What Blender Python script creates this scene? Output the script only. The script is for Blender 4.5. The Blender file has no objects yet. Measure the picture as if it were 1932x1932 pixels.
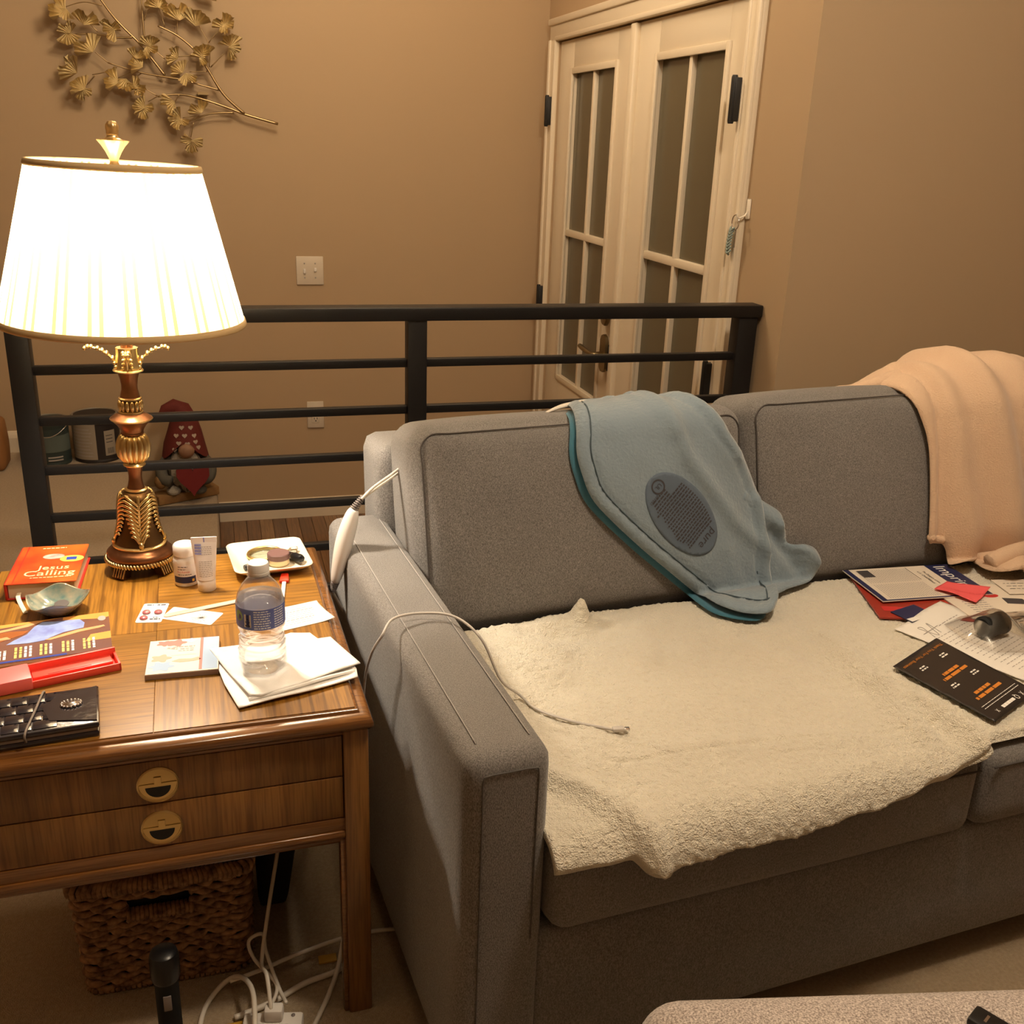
import bpy, bmesh, math, random
import numpy as np
from mathutils import Matrix, Vector, geometry, noise
random.seed(7); rng = np.random.RandomState(5)
SC = bpy.context.scene; COL = SC.collection
PI = math.pi

# ------------------------------------------------------------------ camera
def cam_matrix(yaw, pitch, roll, loc):
    f = Vector((math.sin(yaw)*math.cos(pitch), math.cos(yaw)*math.cos(pitch), -math.sin(pitch)))
    r = Vector((math.cos(yaw), -math.sin(yaw), 0)); d = f.cross(r)
    c, s = math.cos(roll), math.sin(roll)
    r2 = c*r + s*d; d2 = -s*r + c*d
    m = Matrix((( r2.x, -d2.x, -f.x, loc[0]), (r2.y, -d2.y, -f.y, loc[1]), (r2.z, -d2.z, -f.z, loc[2]), (0, 0, 0, 1)))
    return m
cd = bpy.data.cameras.new('camera'); cam = bpy.data.objects.new('camera', cd); COL.objects.link(cam)
cd.sensor_width = 36; cd.lens = 1900*36/1932; cd.clip_start = .02
cam.matrix_world = cam_matrix(math.radians(16.689), math.radians(20.074), math.radians(-2.2446), (0, 0, 1.30))
SC.camera = cam
# ------------------------------------------------------------------ world, exposure, large lights
w = bpy.data.worlds.new('world'); SC.world = w; w.use_nodes = True
w.node_tree.nodes['Background'].inputs[0].default_value = (.9, .62, .38, 1)
w.node_tree.nodes['Background'].inputs[1].default_value = .03
vs = SC.view_settings; vs.view_transform = 'Standard'; vs.look = 'None'; vs.gamma = 1; vs.use_curve_mapping = False
vs.exposure = 0.46
SC.cycles.use_denoising = True
SC.cycles.max_bounces = 10; SC.cycles.transmission_bounces = 10; SC.cycles.diffuse_bounces = 5; SC.cycles.transparent_max_bounces = 24
SC.cycles.caustics_reflective = False; SC.cycles.sample_clamp_indirect = 6
LAMP_W = 118.0; LAMP_COL = (1.0, .86, .68)
CEIL_W = 48.0; CEIL_COL = (1.0, .83, .63)
HALL_W = 80.0; HALL_COL = (1.0, .76, .50)

# ------------------------------------------------------------------ materials
MATS = {}
def _new(name):
    m = bpy.data.materials.new(name); m.use_nodes = True; MATS[name] = m
    return m, m.node_tree, m.node_tree.nodes['Principled BSDF']
def node(t, typ, **kw):
    n = t.nodes.new(typ)
    for k, v in kw.items():
        if k.startswith('i_'):
            key = k[2:]; key = int(key) if key.isdigit() else key
            n.inputs[key].default_value = v
        else: setattr(n, k, v)
    return n
def ramp(t, a, b, p0=.3, p1=.7):
    r = t.nodes.new('ShaderNodeValToRGB'); e = r.color_ramp.elements
    e[0].position = p0; e[1].position = p1; e[0].color = (*a, 1); e[1].color = (*b, 1); return r
def mat(name, col, rough=.5, metal=0, bump=None, var=None, spec=.5, coat=0, sheen=0, trans=0, ior=1.45):
    """bump=(scale, strength, distance)  var=(scale, darker colour)"""
    m, t, b = _new(name); L = t.links
    b.inputs['Base Color'].default_value = (*col, 1); b.inputs['Roughness'].default_value = rough
    b.inputs['Metallic'].default_value = metal; b.inputs['Specular IOR Level'].default_value = spec
    b.inputs['Coat Weight'].default_value = coat; b.inputs['Sheen Weight'].default_value = sheen
    b.inputs['Transmission Weight'].default_value = trans; b.inputs['IOR'].default_value = ior
    tc = node(t, 'ShaderNodeTexCoord')
    if var:
        n = node(t, 'ShaderNodeTexNoise', i_Scale=var[0], i_Detail=4.0)
        L.new(tc.outputs['Object'], n.inputs['Vector'])
        r = ramp(t, var[1], col); L.new(n.outputs['Fac'], r.inputs[0]); L.new(r.outputs[0], b.inputs['Base Color'])
    if bump:
        n = node(t, 'ShaderNodeTexNoise', i_Scale=bump[0], i_Detail=3.0)
        L.new(tc.outputs['Object'], n.inputs['Vector'])
        bn = node(t, 'ShaderNodeBump', i_Strength=bump[1], i_Distance=bump[2])
        L.new(n.outputs['Fac'], bn.inputs['Height']); L.new(bn.outputs[0], b.inputs['Normal'])
    return m
def fabric(name, c1, c2, scale=700, sheen=.25):
    """heathered woven upholstery: light and dark threads, ribbed along the height"""
    m, t, b = _new(name); L = t.links
    tc = node(t, 'ShaderNodeTexCoord')
    mp = node(t, 'ShaderNodeMapping'); mp.inputs['Scale'].default_value = (1, 1, .45)
    L.new(tc.outputs['Object'], mp.inputs[0])
    n = node(t, 'ShaderNodeTexNoise', i_Scale=scale, i_Detail=2.0, i_Roughness=.7); L.new(mp.outputs[0], n.inputs['Vector'])
    n2 = node(t, 'ShaderNodeTexNoise', i_Scale=9.0, i_Detail=3.0); L.new(tc.outputs['Object'], n2.inputs['Vector'])
    r = ramp(t, c1, c2, .36, .66); L.new(n.outputs['Fac'], r.inputs[0])
    mx = node(t, 'ShaderNodeMix', data_type='RGBA', blend_type='MULTIPLY'); mx.inputs[0].default_value = .35
    r2 = ramp(t, (.72, .71, .70), (1, 1, 1)); L.new(n2.outputs['Fac'], r2.inputs[0])
    L.new(r.outputs[0], mx.inputs[6]); L.new(r2.outputs[0], mx.inputs[7]); L.new(mx.outputs[2], b.inputs['Base Color'])
    bn = node(t, 'ShaderNodeBump', i_Strength=.8, i_Distance=.0012); L.new(n.outputs['Fac'], bn.inputs['Height'])
    L.new(bn.outputs[0], b.inputs['Normal'])
    b.inputs['Roughness'].default_value = .95; b.inputs['Specular IOR Level'].default_value = .15
    b.inputs['Sheen Weight'].default_value = sheen
    return m
def wood(name, light, dark, grain='Y', rough=.32, coat=.5, freq=16.0, wild=9.0):
    m, t, b = _new(name); L = t.links
    tc = node(t, 'ShaderNodeTexCoord'); mp = node(t, 'ShaderNodeMapping'); mp2 = node(t, 'ShaderNodeMapping')
    mp.inputs['Scale'].default_value = {'X': (.11, 1, 1), 'Y': (1, .11, 1), 'Z': (1, 1, .11)}[grain]
    mp2.inputs['Scale'].default_value = {'X': (12, 330, 330), 'Y': (330, 12, 330), 'Z': (330, 330, 12)}[grain]
    L.new(tc.outputs['Object'], mp.inputs[0]); L.new(tc.outputs['Object'], mp2.inputs[0])
    wv = node(t, 'ShaderNodeTexWave', wave_type='BANDS', i_Scale=freq, i_Distortion=wild, i_Detail=2.0)
    wv.inputs['Detail Scale'].default_value = .42
    wv.bands_direction = {'X': 'Y', 'Y': 'X', 'Z': 'X'}[grain]; L.new(mp.outputs[0], wv.inputs['Vector'])
    n1 = node(t, 'ShaderNodeTexNoise', i_Scale=14.0, i_Detail=5.0); L.new(mp.outputs[0], n1.inputs['Vector'])
    f = node(t, 'ShaderNodeTexNoise', i_Scale=1.0, i_Detail=2.0); L.new(mp2.outputs[0], f.inputs['Vector'])
    r1 = ramp(t, tuple(q*.66 for q in light), light, .34, .62); L.new(n1.outputs['Fac'], r1.inputs[0])
    r = ramp(t, (1, 1, 1), (0, 0, 0), .03, .28); L.new(wv.outputs['Fac'], r.inputs[0])
    k = node(t, 'ShaderNodeMath', operation='MULTIPLY'); k.inputs[1].default_value = .55; L.new(r.outputs[0], k.inputs[0])
    mx = node(t, 'ShaderNodeMix', data_type='RGBA'); L.new(k.outputs[0], mx.inputs[0]); L.new(r1.outputs[0], mx.inputs[6]); mx.inputs[7].default_value = (*dark, 1)
    m2 = node(t, 'ShaderNodeMix', data_type='RGBA', blend_type='MULTIPLY'); m2.inputs[0].default_value = .55
    r2 = ramp(t, (.45, .38, .32), (1, 1, 1), .36, .56); L.new(f.outputs['Fac'], r2.inputs[0])
    L.new(mx.outputs[2], m2.inputs[6]); L.new(r2.outputs[0], m2.inputs[7]); L.new(m2.outputs[2], b.inputs['Base Color'])
    bn = node(t, 'ShaderNodeBump', i_Strength=.15, i_Distance=.0006); L.new(f.outputs['Fac'], bn.inputs['Height'])
    L.new(bn.outputs[0], b.inputs['Normal'])
    b.inputs['Roughness'].default_value = rough; b.inputs['Coat Weight'].default_value = coat; b.inputs['Coat Roughness'].default_value = .16
    return m

mat('wall_paint', (.45, .328, .205), .85, bump=(260, .12, .0008), spec=.25)
mat('ceiling_paint', (.72, .66, .56), .9)
mat('trim_white', (.74, .645, .50), .38, spec=.5)
mat('plate_white', (.66, .58, .47), .4)
mat('carpet_beige', (.43, .33, .215), 1.0, bump=(420, .9, .004), var=(160, (.34, .255, .16)), spec=.05, sheen=.2)
wood('oak_floor', (.25, .125, .05), (.13, .06, .022), 'Y', .35, .3)
wood('oak_floor_b', (.19, .09, .035), (.1, .045, .017), 'Y', .35, .3)
wood('oak_floor_c', (.30, .165, .07), (.17, .085, .03), 'Y', .35, .3)
wood('table_wood_y', (.34, .155, .021), (.105, .039, .007), 'Y', .3, .3)
wood('table_wood_x', (.34, .157, .022), (.16, .065, .010), 'X', .3, .3, 24, 7)
wood('table_wood_z_shaded', (.30, .135, .032), (.17, .066, .015), 'Z', .36, .4, 7, 9)  # same wood as the top, darker: weaker light on legs and drawers painted in
wood('table_edge_shaded', (.24, .095, .022), (.13, .045, .010), 'X', .2, .9, 20, 2)  # edge wood darkened, shade below the direct lamp light put into its colour
mat('drawer_gap', (.025, .01, .004), .8)
mat('brass', (.72, .53, .24), .32, 1.0, bump=(90, .15, .001))
mat('brass_dark', (.20, .13, .045), .45, 1.0)
mat('black_recess', (.012, .01, .008), .7)
mat('iron_black', (.010, .009, .009), .45, spec=.35, bump=(300, .08, .0004))
mat('black_metal', (.012, .011, .011), .5)
fabric('sofa_grey', (.122, .113, .106), (.300, .285, .274))
fabric('ottoman_tweed', (.24, .195, .17), (.74, .66, .61), 420)
mat('seam_thread', (.075, .065, .06), .9)
mat('sofa_seam', (.11, .10, .094), .95); mat('seam_light', (.36, .34, .325), .95)
mat('gold_leaf', (.60, .475, .25), .36, 1.0, bump=(120, .5, .002))
mat('gold_stem', (.40, .29, .15), .38, 1.0)
mat('lamp_bronze', (.27, .115, .05), .3, .85, var=(30, (.17, .07, .03)))
mat('lamp_gold', (.70, .53, .25), .28, 1.0)
mat('lamp_antique', (.12, .062, .022), .4, .9)
mat('finial_gold', (.85, .62, .3), .3, 1.0)
mat('shade_trim', (.50, .35, .17), .9)
mat('glass_pane', (.115, .098, .06), .18, spec=.6)
mat('lever_bronze', (.25, .19, .10), .35, 1.0)
mat('white_plastic', (.80, .76, .71), .35)
mat('grey_plastic', (.20, .17, .16), .5)
mat('cord_white', (.72, .66, .57), .45)
mat('cable_grey', (.55, .51, .47), .5)
mat('black_plastic', (.008, .008, .009), .3, spec=.4)
mat('black_rubber', (.007, .0075, .008), .6, spec=.25)
mat('dark_teal', (.028, .042, .042), .4); mat('teal_label', (.095, .12, .11), .5)
mat('can_metal', (.40, .36, .30), .38, .6); mat('can_label', (.30, .26, .21), .6); mat('can_black', (.02, .016, .016), .5)
mat('paper_white', (.82, .79, .74), .8); mat('paper_warm', (.74, .66, .56), .8); mat('napkin_white', (.86, .83, .79), .95, bump=(500, .35, .001))
mat('ink_dark', (.05, .045, .05), .8); mat('ink_grey', (.36, .33, .31), .8); mat('ink_navy', (.018, .022, .085), .4)
mat('ink_blue', (.02, .05, .32), .4); mat('ink_white', (.86, .84, .80), .6); mat('ink_orange', (.62, .22, .03), .6)
mat('ink_green', (.22, .42, .12), .5); mat('ink_cream', (.85, .72, .38), .6); mat('ink_red', (.58, .03, .03), .5)
mat('book_cover', (.62, .13, .018), .35, var=(12, (.36, .012, .006)), coat=.2); mat('book_red', (.46, .02, .012), .4)
mat('page_edges', (.66, .54, .40), .9); mat('ribbon_cream', (.80, .70, .52), .7)
mat('sticker_yellow', (.80, .50, .08), .5); mat('photo_grey', (.50, .42, .36), .5, var=(90, (.25, .2, .18)))
mat('dish_glaze', (.12, .15, .125), .15, coat=1, var=(45, (.28, .22, .13)))
mat('dish_inside', (.075, .15, .14), .12, coat=1, var=(60, (.30, .26, .18)))
mat('coin_grey', (.22, .20, .20), .35, .8)
mat('mag_cover', (.145, .075, .075), .25, coat=.4, var=(9, (.21, .09, .05)))
mat('dress_blue', (.17, .20, .50), .3, var=(40, (.36, .46, .74))); mat('skin_print', (.72, .36, .17), .3); mat('hair_print', (.32, .10, .03), .3)
mat('ink_gold', (.80, .60, .18), .4); mat('print_orange', (.75, .33, .08), .3)
mat('coral_plastic', (.82, .085, .055), .4); mat('coral_light', (.85, .16, .15), .42)
mat('wallet_black', (.012, .010, .016), .16, coat=.9, bump=(55, .25, .0025)); mat('wallet_grain', (.05, .045, .055), .25)
mat('elastic_brown', (.17, .13, .10), .8); mat('silver', (.7, .66, .66), .2, 1.0)
mat('pill_pink', (.55, .13, .16), .35); mat('foil_white', (.78, .75, .72), .4)
mat('emery_tan', (.66, .50, .36), .9)
mat('red_plastic', (.80, .045, .02), .35)
mat('tile_cream', (.72, .62, .50), .55); mat('tile_blue', (.30, .40, .55), .6); mat('tile_red', (.70, .16, .13), .6); mat('tile_tan', (.56, .33, .24), .6); mat('tile_edge', (.30, .21, .17), .7)
mat('ceramic_cream', (.82, .74, .58), .22, coat=.6)
mat('mauve_cap', (.16, .085, .08), .4); mat('powder_beige', (.70, .55, .33), .4)
mat('tube_white', (.80, .76, .74), .35); mat('tube_blue', (.25, .27, .60), .4)
mat('pad_blue', (.225, .29, .345), 1.0, sheen=.6, spec=.1, bump=(160, .5, .004)); mat('pad_teal', (.04, .15, .22), 1.0, sheen=.4)
mat('pad_label', (.10, .135, .185), .85, sheen=.1); mat('pad_seam', (.07, .10, .12), 1.0)
mat('blanket_pink', (.70, .50, .345), 1.0, sheen=.25, spec=.1, bump=(300, .5, .004))
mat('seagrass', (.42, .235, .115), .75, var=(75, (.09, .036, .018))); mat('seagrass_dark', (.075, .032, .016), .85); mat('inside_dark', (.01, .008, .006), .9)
mat('dark_fabric', (.018, .014, .014), .9)
mat('hat_red', (.115, .014, .010), .8, bump=(300, .3, .002)); mat('heart_red', (.145, .008, .009), .6); mat('hearts_white', (.40, .33, .27), .8)
mat('gnome_grey', (.085, .078, .064), .9); mat('beard_white', (.32, .28, .23), .9, bump=(150, .6, .006)); mat('nose_tan', (.26, .14, .085), .6); mat('plank_wood', (.30, .17, .06), .7, var=(25, (.2, .1, .035)))
mat('bag_brown', (.26, .115, .035), .7)
mat('strap_blue', (.28, .34, .31), .8); mat('clear_hook', (.85, .78, .66), .2)
mat('sticky_pink', (.86, .12, .13), .8); mat('mag_red', (.34, .035, .02), .35); mat('flyer_black', (.022, .017, .015), .4)
mat('yellow_plastic', (.50, .28, .03), .5)
mat('bulb_glass', (1, 1, 1), .5)
def thin_clear(name, tint, rough, fac):
    m, t, b = _new(name); L = t.links
    tr = node(t, 'ShaderNodeBsdfTransparent'); tr.inputs[0].default_value = (*tint, 1)
    gl = node(t, 'ShaderNodeBsdfGlossy', i_Roughness=rough)
    lw_ = node(t, 'ShaderNodeLayerWeight'); lw_.inputs[0].default_value = .5
    pw_ = node(t, 'ShaderNodeMath', operation='POWER'); pw_.inputs[1].default_value = 2.6; L.new(lw_.outputs['Facing'], pw_.inputs[0])
    ad = node(t, 'ShaderNodeMath', operation='MULTIPLY_ADD'); ad.inputs[1].default_value = .8; ad.inputs[2].default_value = fac
    mx = node(t, 'ShaderNodeMixShader'); L.new(pw_.outputs[0], ad.inputs[0]); L.new(ad.outputs[0], mx.inputs[0])
    L.new(tr.outputs[0], mx.inputs[1]); L.new(gl.outputs[0], mx.inputs[2])
    L.new(mx.outputs[0], t.nodes['Material Output'].inputs['Surface']); return m
thin_clear('clear_pet', (.985, .985, .985), .04, .05); thin_clear('clear_bag', (.97, .96, .95), .06, .06); thin_clear('lens_glass', (.93, .97, .95), .03, .06)
def water_mat():
    m, t, b = _new('water'); L = t.links
    tr = node(t, 'ShaderNodeBsdfTransparent'); gl = node(t, 'ShaderNodeBsdfGlass', i_IOR=1.33, i_Roughness=.0)
    mx = node(t, 'ShaderNodeMixShader'); mx.inputs[0].default_value = .62; L.new(tr.outputs[0], mx.inputs[1]); L.new(gl.outputs[0], mx.inputs[2])
    L.new(mx.outputs[0], t.nodes['Material Output'].inputs['Surface'])
water_mat()
def film(name, col, fac):
    m, t, b = _new(name); L = t.links; b.inputs['Base Color'].default_value = (*col, 1); b.inputs['Roughness'].default_value = .4
    tl = node(t, 'ShaderNodeBsdfTranslucent'); tl.inputs[0].default_value = (*[min(1, c*.6+.4) for c in col], 1)
    mx = node(t, 'ShaderNodeMixShader'); mx.inputs[0].default_value = fac; L.new(b.outputs[0], mx.inputs[1]); L.new(tl.outputs[0], mx.inputs[2])
    L.new(mx.outputs[0], t.nodes['Material Output'].inputs['Surface'])
film('label_film', (.02, .05, .32), .35); film('film_white', (.85, .86, .88), .5)
def sherpa_mat():
    m, t, b = _new('sherpa'); L = t.links
    tc = node(t, 'ShaderNodeTexCoord')
    n0 = node(t, 'ShaderNodeTexNoise', i_Scale=70.0, i_Detail=2.0); L.new(tc.outputs['Object'], n0.inputs['Vector'])
    mx0 = node(t, 'ShaderNodeMix', data_type='RGBA', blend_type='LINEAR_LIGHT'); mx0.inputs[0].default_value = .012
    L.new(tc.outputs['Object'], mx0.inputs[6]); L.new(n0.outputs['Color'], mx0.inputs[7])
    v = node(t, 'ShaderNodeTexVoronoi', i_Scale=125.0); v.feature = 'SMOOTH_F1'; L.new(mx0.outputs[2], v.inputs['Vector'])
    n = node(t, 'ShaderNodeTexNoise', i_Scale=500.0, i_Detail=2.0); L.new(tc.outputs['Object'], n.inputs['Vector'])
    h = node(t, 'ShaderNodeMath', operation='MULTIPLY_ADD'); h.inputs[1].default_value = -.9
    L.new(v.outputs['Distance'], h.inputs[0]); L.new(n.outputs['Fac'], h.inputs[2])
    bn = node(t, 'ShaderNodeBump', i_Strength=.8, i_Distance=.009); L.new(h.outputs[0], bn.inputs['Height']); L.new(bn.outputs[0], b.inputs['Normal'])
    b.inputs['Base Color'].default_value = (.94, .865, .70, 1); b.inputs['Roughness'].default_value = 1; b.inputs['Sheen Weight'].default_value = .4
    b.inputs['Specular IOR Level'].default_value = .1
sherpa_mat()
def shade_mat():
    m, t, b = _new('shade_fabric'); L = t.links
    tc = node(t, 'ShaderNodeTexCoord'); sp = node(t, 'ShaderNodeSeparateXYZ'); L.new(tc.outputs['Object'], sp.inputs[0])
    at = node(t, 'ShaderNodeMath', operation='ARCTAN2'); L.new(sp.outputs[1], at.inputs[0]); L.new(sp.outputs[0], at.inputs[1])
    ml = node(t, 'ShaderNodeMath', operation='MULTIPLY'); ml.inputs[1].default_value = 22/(2*PI); L.new(at.outputs[0], ml.inputs[0])
    a2 = node(t, 'ShaderNodeMath', operation='ADD'); a2.inputs[1].default_value = 50.5; L.new(ml.outputs[0], a2.inputs[0])
    fr = node(t, 'ShaderNodeMath', operation='FRACT'); L.new(a2.outputs[0], fr.inputs[0])
    sb = node(t, 'ShaderNodeMath', operation='SUBTRACT'); sb.inputs[1].default_value = .5; L.new(fr.outputs[0], sb.inputs[0])
    ab = node(t, 'ShaderNodeMath', operation='ABSOLUTE'); L.new(sb.outputs[0], ab.inputs[0])
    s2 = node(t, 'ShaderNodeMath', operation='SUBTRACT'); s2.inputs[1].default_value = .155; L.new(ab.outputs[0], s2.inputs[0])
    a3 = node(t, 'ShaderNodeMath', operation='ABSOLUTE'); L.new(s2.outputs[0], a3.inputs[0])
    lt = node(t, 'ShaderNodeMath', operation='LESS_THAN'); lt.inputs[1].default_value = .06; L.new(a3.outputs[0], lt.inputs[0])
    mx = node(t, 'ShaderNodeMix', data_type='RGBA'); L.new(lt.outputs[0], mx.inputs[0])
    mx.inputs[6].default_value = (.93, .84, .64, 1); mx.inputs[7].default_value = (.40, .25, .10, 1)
    df = node(t, 'ShaderNodeBsdfDiffuse'); tl = node(t, 'ShaderNodeBsdfTranslucent')
    L.new(mx.outputs[2], df.inputs[0]); L.new(mx.outputs[2], tl.inputs[0])
    ms = node(t, 'ShaderNodeMixShader'); ms.inputs[0].default_value = .62; L.new(df.outputs[0], ms.inputs[1]); L.new(tl.outputs[0], ms.inputs[2])
    L.new(ms.outputs[0], t.nodes['Material Output'].inputs['Surface'])
shade_mat()
def emit_mat(name, col, s):
    m, t, b = _new(name); b.inputs['Emission Color'].default_value = (*col, 1); b.inputs['Emission Strength'].default_value = s
    b.inputs['Base Color'].default_value = (*col, 1)
emit_mat('bulb_lit', (1, .85, .62), 60); emit_mat('fixture_lit', (1, .85, .62), 8)

# ------------------------------------------------------------------ mesh helpers
class MB:
    def __init__(s): s.v = []; s.f = []
    def add(s, V, F, M=None):
        o = len(s.v)
        if M is not None: V = [tuple(M @ Vector(p)) for p in V]
        s.v += [tuple(map(float, p)) for p in V]; s.f += [tuple(i+o for i in f) for f in F]; return s
    def xf(s, M): s.v = [tuple(M @ Vector(p)) for p in s.v]; return s
def T(x=0, y=0, z=0): return Matrix.Translation((x, y, z))
def Rz(d): return Matrix.Rotation(math.radians(d), 4, 'Z')
def Rx(d): return Matrix.Rotation(math.radians(d), 4, 'X')
def Ry(d): return Matrix.Rotation(math.radians(d), 4, 'Y')
_bc = {}
def boxVF(sx, sy, sz, bev=0, seg=2):
    k = (round(sx, 5), round(sy, 5), round(sz, 5), bev, seg)
    if k in _bc: return _bc[k]
    bm = bmesh.new(); bmesh.ops.create_cube(bm, size=1)
    for q in bm.verts: q.co = Vector((q.co.x*sx, q.co.y*sy, q.co.z*sz))
    if bev: bmesh.ops.bevel(bm, geom=bm.edges[:], offset=bev, segments=seg, profile=.5, affect='EDGES')
    bm.verts.index_update(); r = ([tuple(q.co) for q in bm.verts], [tuple(x.index for x in f.verts) for f in bm.faces]); bm.free(); _bc[k] = r; return r
def box(x0, x1, y0, y1, z0, z1, bev=0, seg=2):
    V, F = boxVF(x1-x0, y1-y0, z1-z0, bev, seg); c = ((x0+x1)/2, (y0+y1)/2, (z0+z1)/2)
    return [(a+c[0], b+c[1], d+c[2]) for a, b, d in V], F
def lathe(prof, n=40, fn=None, caps=True):
    V = []; F = []
    for r, z in prof:
        for i in range(n):
            a = 2*PI*i/n; rr = r if fn is None else fn(r, a, z); V.append((rr*math.cos(a), rr*math.sin(a), z))
    for k in range(len(prof)-1):
        for i in range(n):
            j = (i+1) % n; F.append((k*n+i, k*n+j, (k+1)*n+j, (k+1)*n+i))
    if caps:
        if prof[0][0] > 1e-5: F.append(tuple(range(n))[::-1])
        if prof[-1][0] > 1e-5: F.append(tuple((len(prof)-1)*n+i for i in range(n)))
    return V, F
def crom(P, k=8, closed=False):
    P = [Vector(p) for p in P]; n = len(P); out = []
    if n < 3 and not closed: return [P[0].lerp(P[-1], i/k) for i in range(k+1)]
    for i in range(n if closed else n-1):
        if closed: a, b, c, d = P[i-1], P[i], P[(i+1) % n], P[(i+2) % n]
        else: a, b, c, d = P[max(i-1, 0)], P[i], P[i+1], P[min(i+2, n-1)]
        for j in range(k):
            t = j/k; out.append(.5*((2*b)+(-a+c)*t+(2*a-5*b+4*c-d)*t*t+(-a+3*b-3*c+d)*t**3))
    if not closed: out.append(P[-1])
    return out
def tube(P, r, n=8, k=8, closed=False, smooth=True, flat=1.0):
    C = crom(P, k, closed) if smooth else [Vector(p) for p in P]
    m = len(C); V = []; F = []; up = None
    for i in range(m):
        tn = (C[(i+1) % m]-C[i-1]) if closed else (C[min(i+1, m-1)]-C[max(i-1, 0)])
        if tn.length < 1e-9: tn = Vector((0, 0, 1))
        tn.normalize()
        if up is None: up = Vector((0, 0, 1)) if abs(tn.z) < .9 else Vector((1, 0, 0))
        x = tn.cross(up)
        if x.length < 1e-6: x = tn.orthogonal()
        x.normalize(); up = x.cross(tn).normalized()
        rr = r(i/(m-1)) if callable(r) else r
        for j in range(n):
            a = 2*PI*j/n; V.append(tuple(C[i]+x*(rr*math.cos(a))+up*(rr*flat*math.sin(a))))
    for i in range(m if closed else m-1):
        i2 = (i+1) % m
        for j in range(n):
            j2 = (j+1) % n; F.append((i*n+j, i*n+j2, i2*n+j2, i2*n+j))
    if not closed: F.append(tuple(range(n))[::-1]); F.append(tuple((m-1)*n+j for j in range(n)))
    return V, F
def prism(poly, z0, z1):
    n = len(poly); V = [(x, y, z0) for x, y in poly]+[(x, y, z1) for x, y in poly]
    F = [tuple(range(n))[::-1], tuple(range(n, 2*n))]+[(i, (i+1) % n, n+(i+1) % n, n+i) for i in range(n)]
    return V, F
def sphere(r, n=20, m=12, sc=(1, 1, 1)):
    V, F = lathe([(max(1e-6, r*math.sin(PI*i/m)), -r*math.cos(PI*i/m)) for i in range(m+1)], n, caps=False)
    return [(a*sc[0], b*sc[1], c*sc[2]) for a, b, c in V], F
def rounded(w, h, r, k=5):
    P = []
    for cx, cy, a0 in ((w/2-r, h/2-r, 0), (-w/2+r, h/2-r, 90), (-w/2+r, -h/2+r, 180), (w/2-r, -h/2+r, 270)):
        for i in range(k+1):
            a = math.radians(a0+90*i/k); P.append((cx+r*math.cos(a), cy+r*math.sin(a)))
    return P
def ell(cx, cy, a, b, n=28, rot=0):
    c, s = math.cos(math.radians(rot)), math.sin(math.radians(rot)); P = []
    for i in range(n):
        t = 2*PI*i/n; x, y = a*math.cos(t), b*math.sin(t); P.append((cx+c*x-s*y, cy+s*x+c*y))
    return P
def cushVF(hx, hy, hz, r, n=(28, 8, 16), puff=(.0, .0, .0), warp=None):
    """rounded box as one skin; puff bulges the x,y,z faces"""
    V = []; F = []; idx = {}
    def pt(i, j, k):
        key = (i, j, k)
        if key in idx: return idx[key]
        x, y, z = (2*i/n[0]-1), (2*j/n[1]-1), (2*k/n[2]-1)
        # crowd samples to the edges
        e = lambda q: math.copysign(abs(q)**.75, q)
        x, y, z = e(x), e(y), e(z)
        p = np.array([x*hx, y*hy, z*hz]); h = np.array([hx, hy, hz])
        core = np.clip(p, -(h-r), h-r); d = p-core; L = np.linalg.norm(d)
        if L > 1e-9: p = core+d/L*min(L, r) if True else p
        if puff[1]: p[1] += math.copysign(puff[1]*(1-x*x)*(1-z**4), y)*(abs(y) ** 3)
        if puff[2]: p[2] += math.copysign(puff[2]*(1-x**4)*(1-y*y), z)*(abs(z) ** 3)
        if puff[0]: p[0] += math.copysign(puff[0]*(1-z*z)*(1-y*y), x)*(abs(x) ** 3)
        p = tuple(p) if warp is None else warp(*p)
        idx[key] = len(V); V.append(p); return idx[key]
    for a in range(n[0]):
        for b in range(n[1]):
            F.append((pt(a, b, 0), pt(a, b+1, 0), pt(a+1, b+1, 0), pt(a+1, b, 0))); F.append((pt(a, b, n[2]), pt(a+1, b, n[2]), pt(a+1, b+1, n[2]), pt(a, b+1, n[2])))
    for a in range(n[0]):
        for c in range(n[2]):
            F.append((pt(a, 0, c), pt(a+1, 0, c), pt(a+1, 0, c+1), pt(a, 0, c+1))); F.append((pt(a, n[1], c), pt(a, n[1], c+1), pt(a+1, n[1], c+1), pt(a+1, n[1], c)))
    for b in range(n[1]):
        for c in range(n[2]):
            F.append((pt(0, b, c), pt(0, b, c+1), pt(0, b+1, c+1), pt(0, b+1, c))); F.append((pt(n[0], b, c), pt(n[0], b+1, c), pt(n[0], b+1, c+1), pt(n[0], b, c+1)))
    return V, F
def edge_dist(pts, poly):
    P = np.array(pts); d = np.full(len(P), 1e9); n = len(poly); Q = np.array(poly)
    for i in range(n):
        a, b = Q[i], Q[(i+1) % n]; ab = b-a; t = np.clip(((P-a)@ab)/max(ab@ab, 1e-12), 0, 1)
        d = np.minimum(d, np.linalg.norm(P-(a+t[:, None]*ab), axis=1))
    return d
def inside(x, y, poly):
    c = False; n = len(poly)
    for i in range(n):
        (x0, y0), (x1, y1) = poly[i], poly[i-1]
        if (y0 > y) != (y1 > y) and x < (x1-x0)*(y-y0)/(y1-y0)+x0: c = not c
    return c
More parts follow.
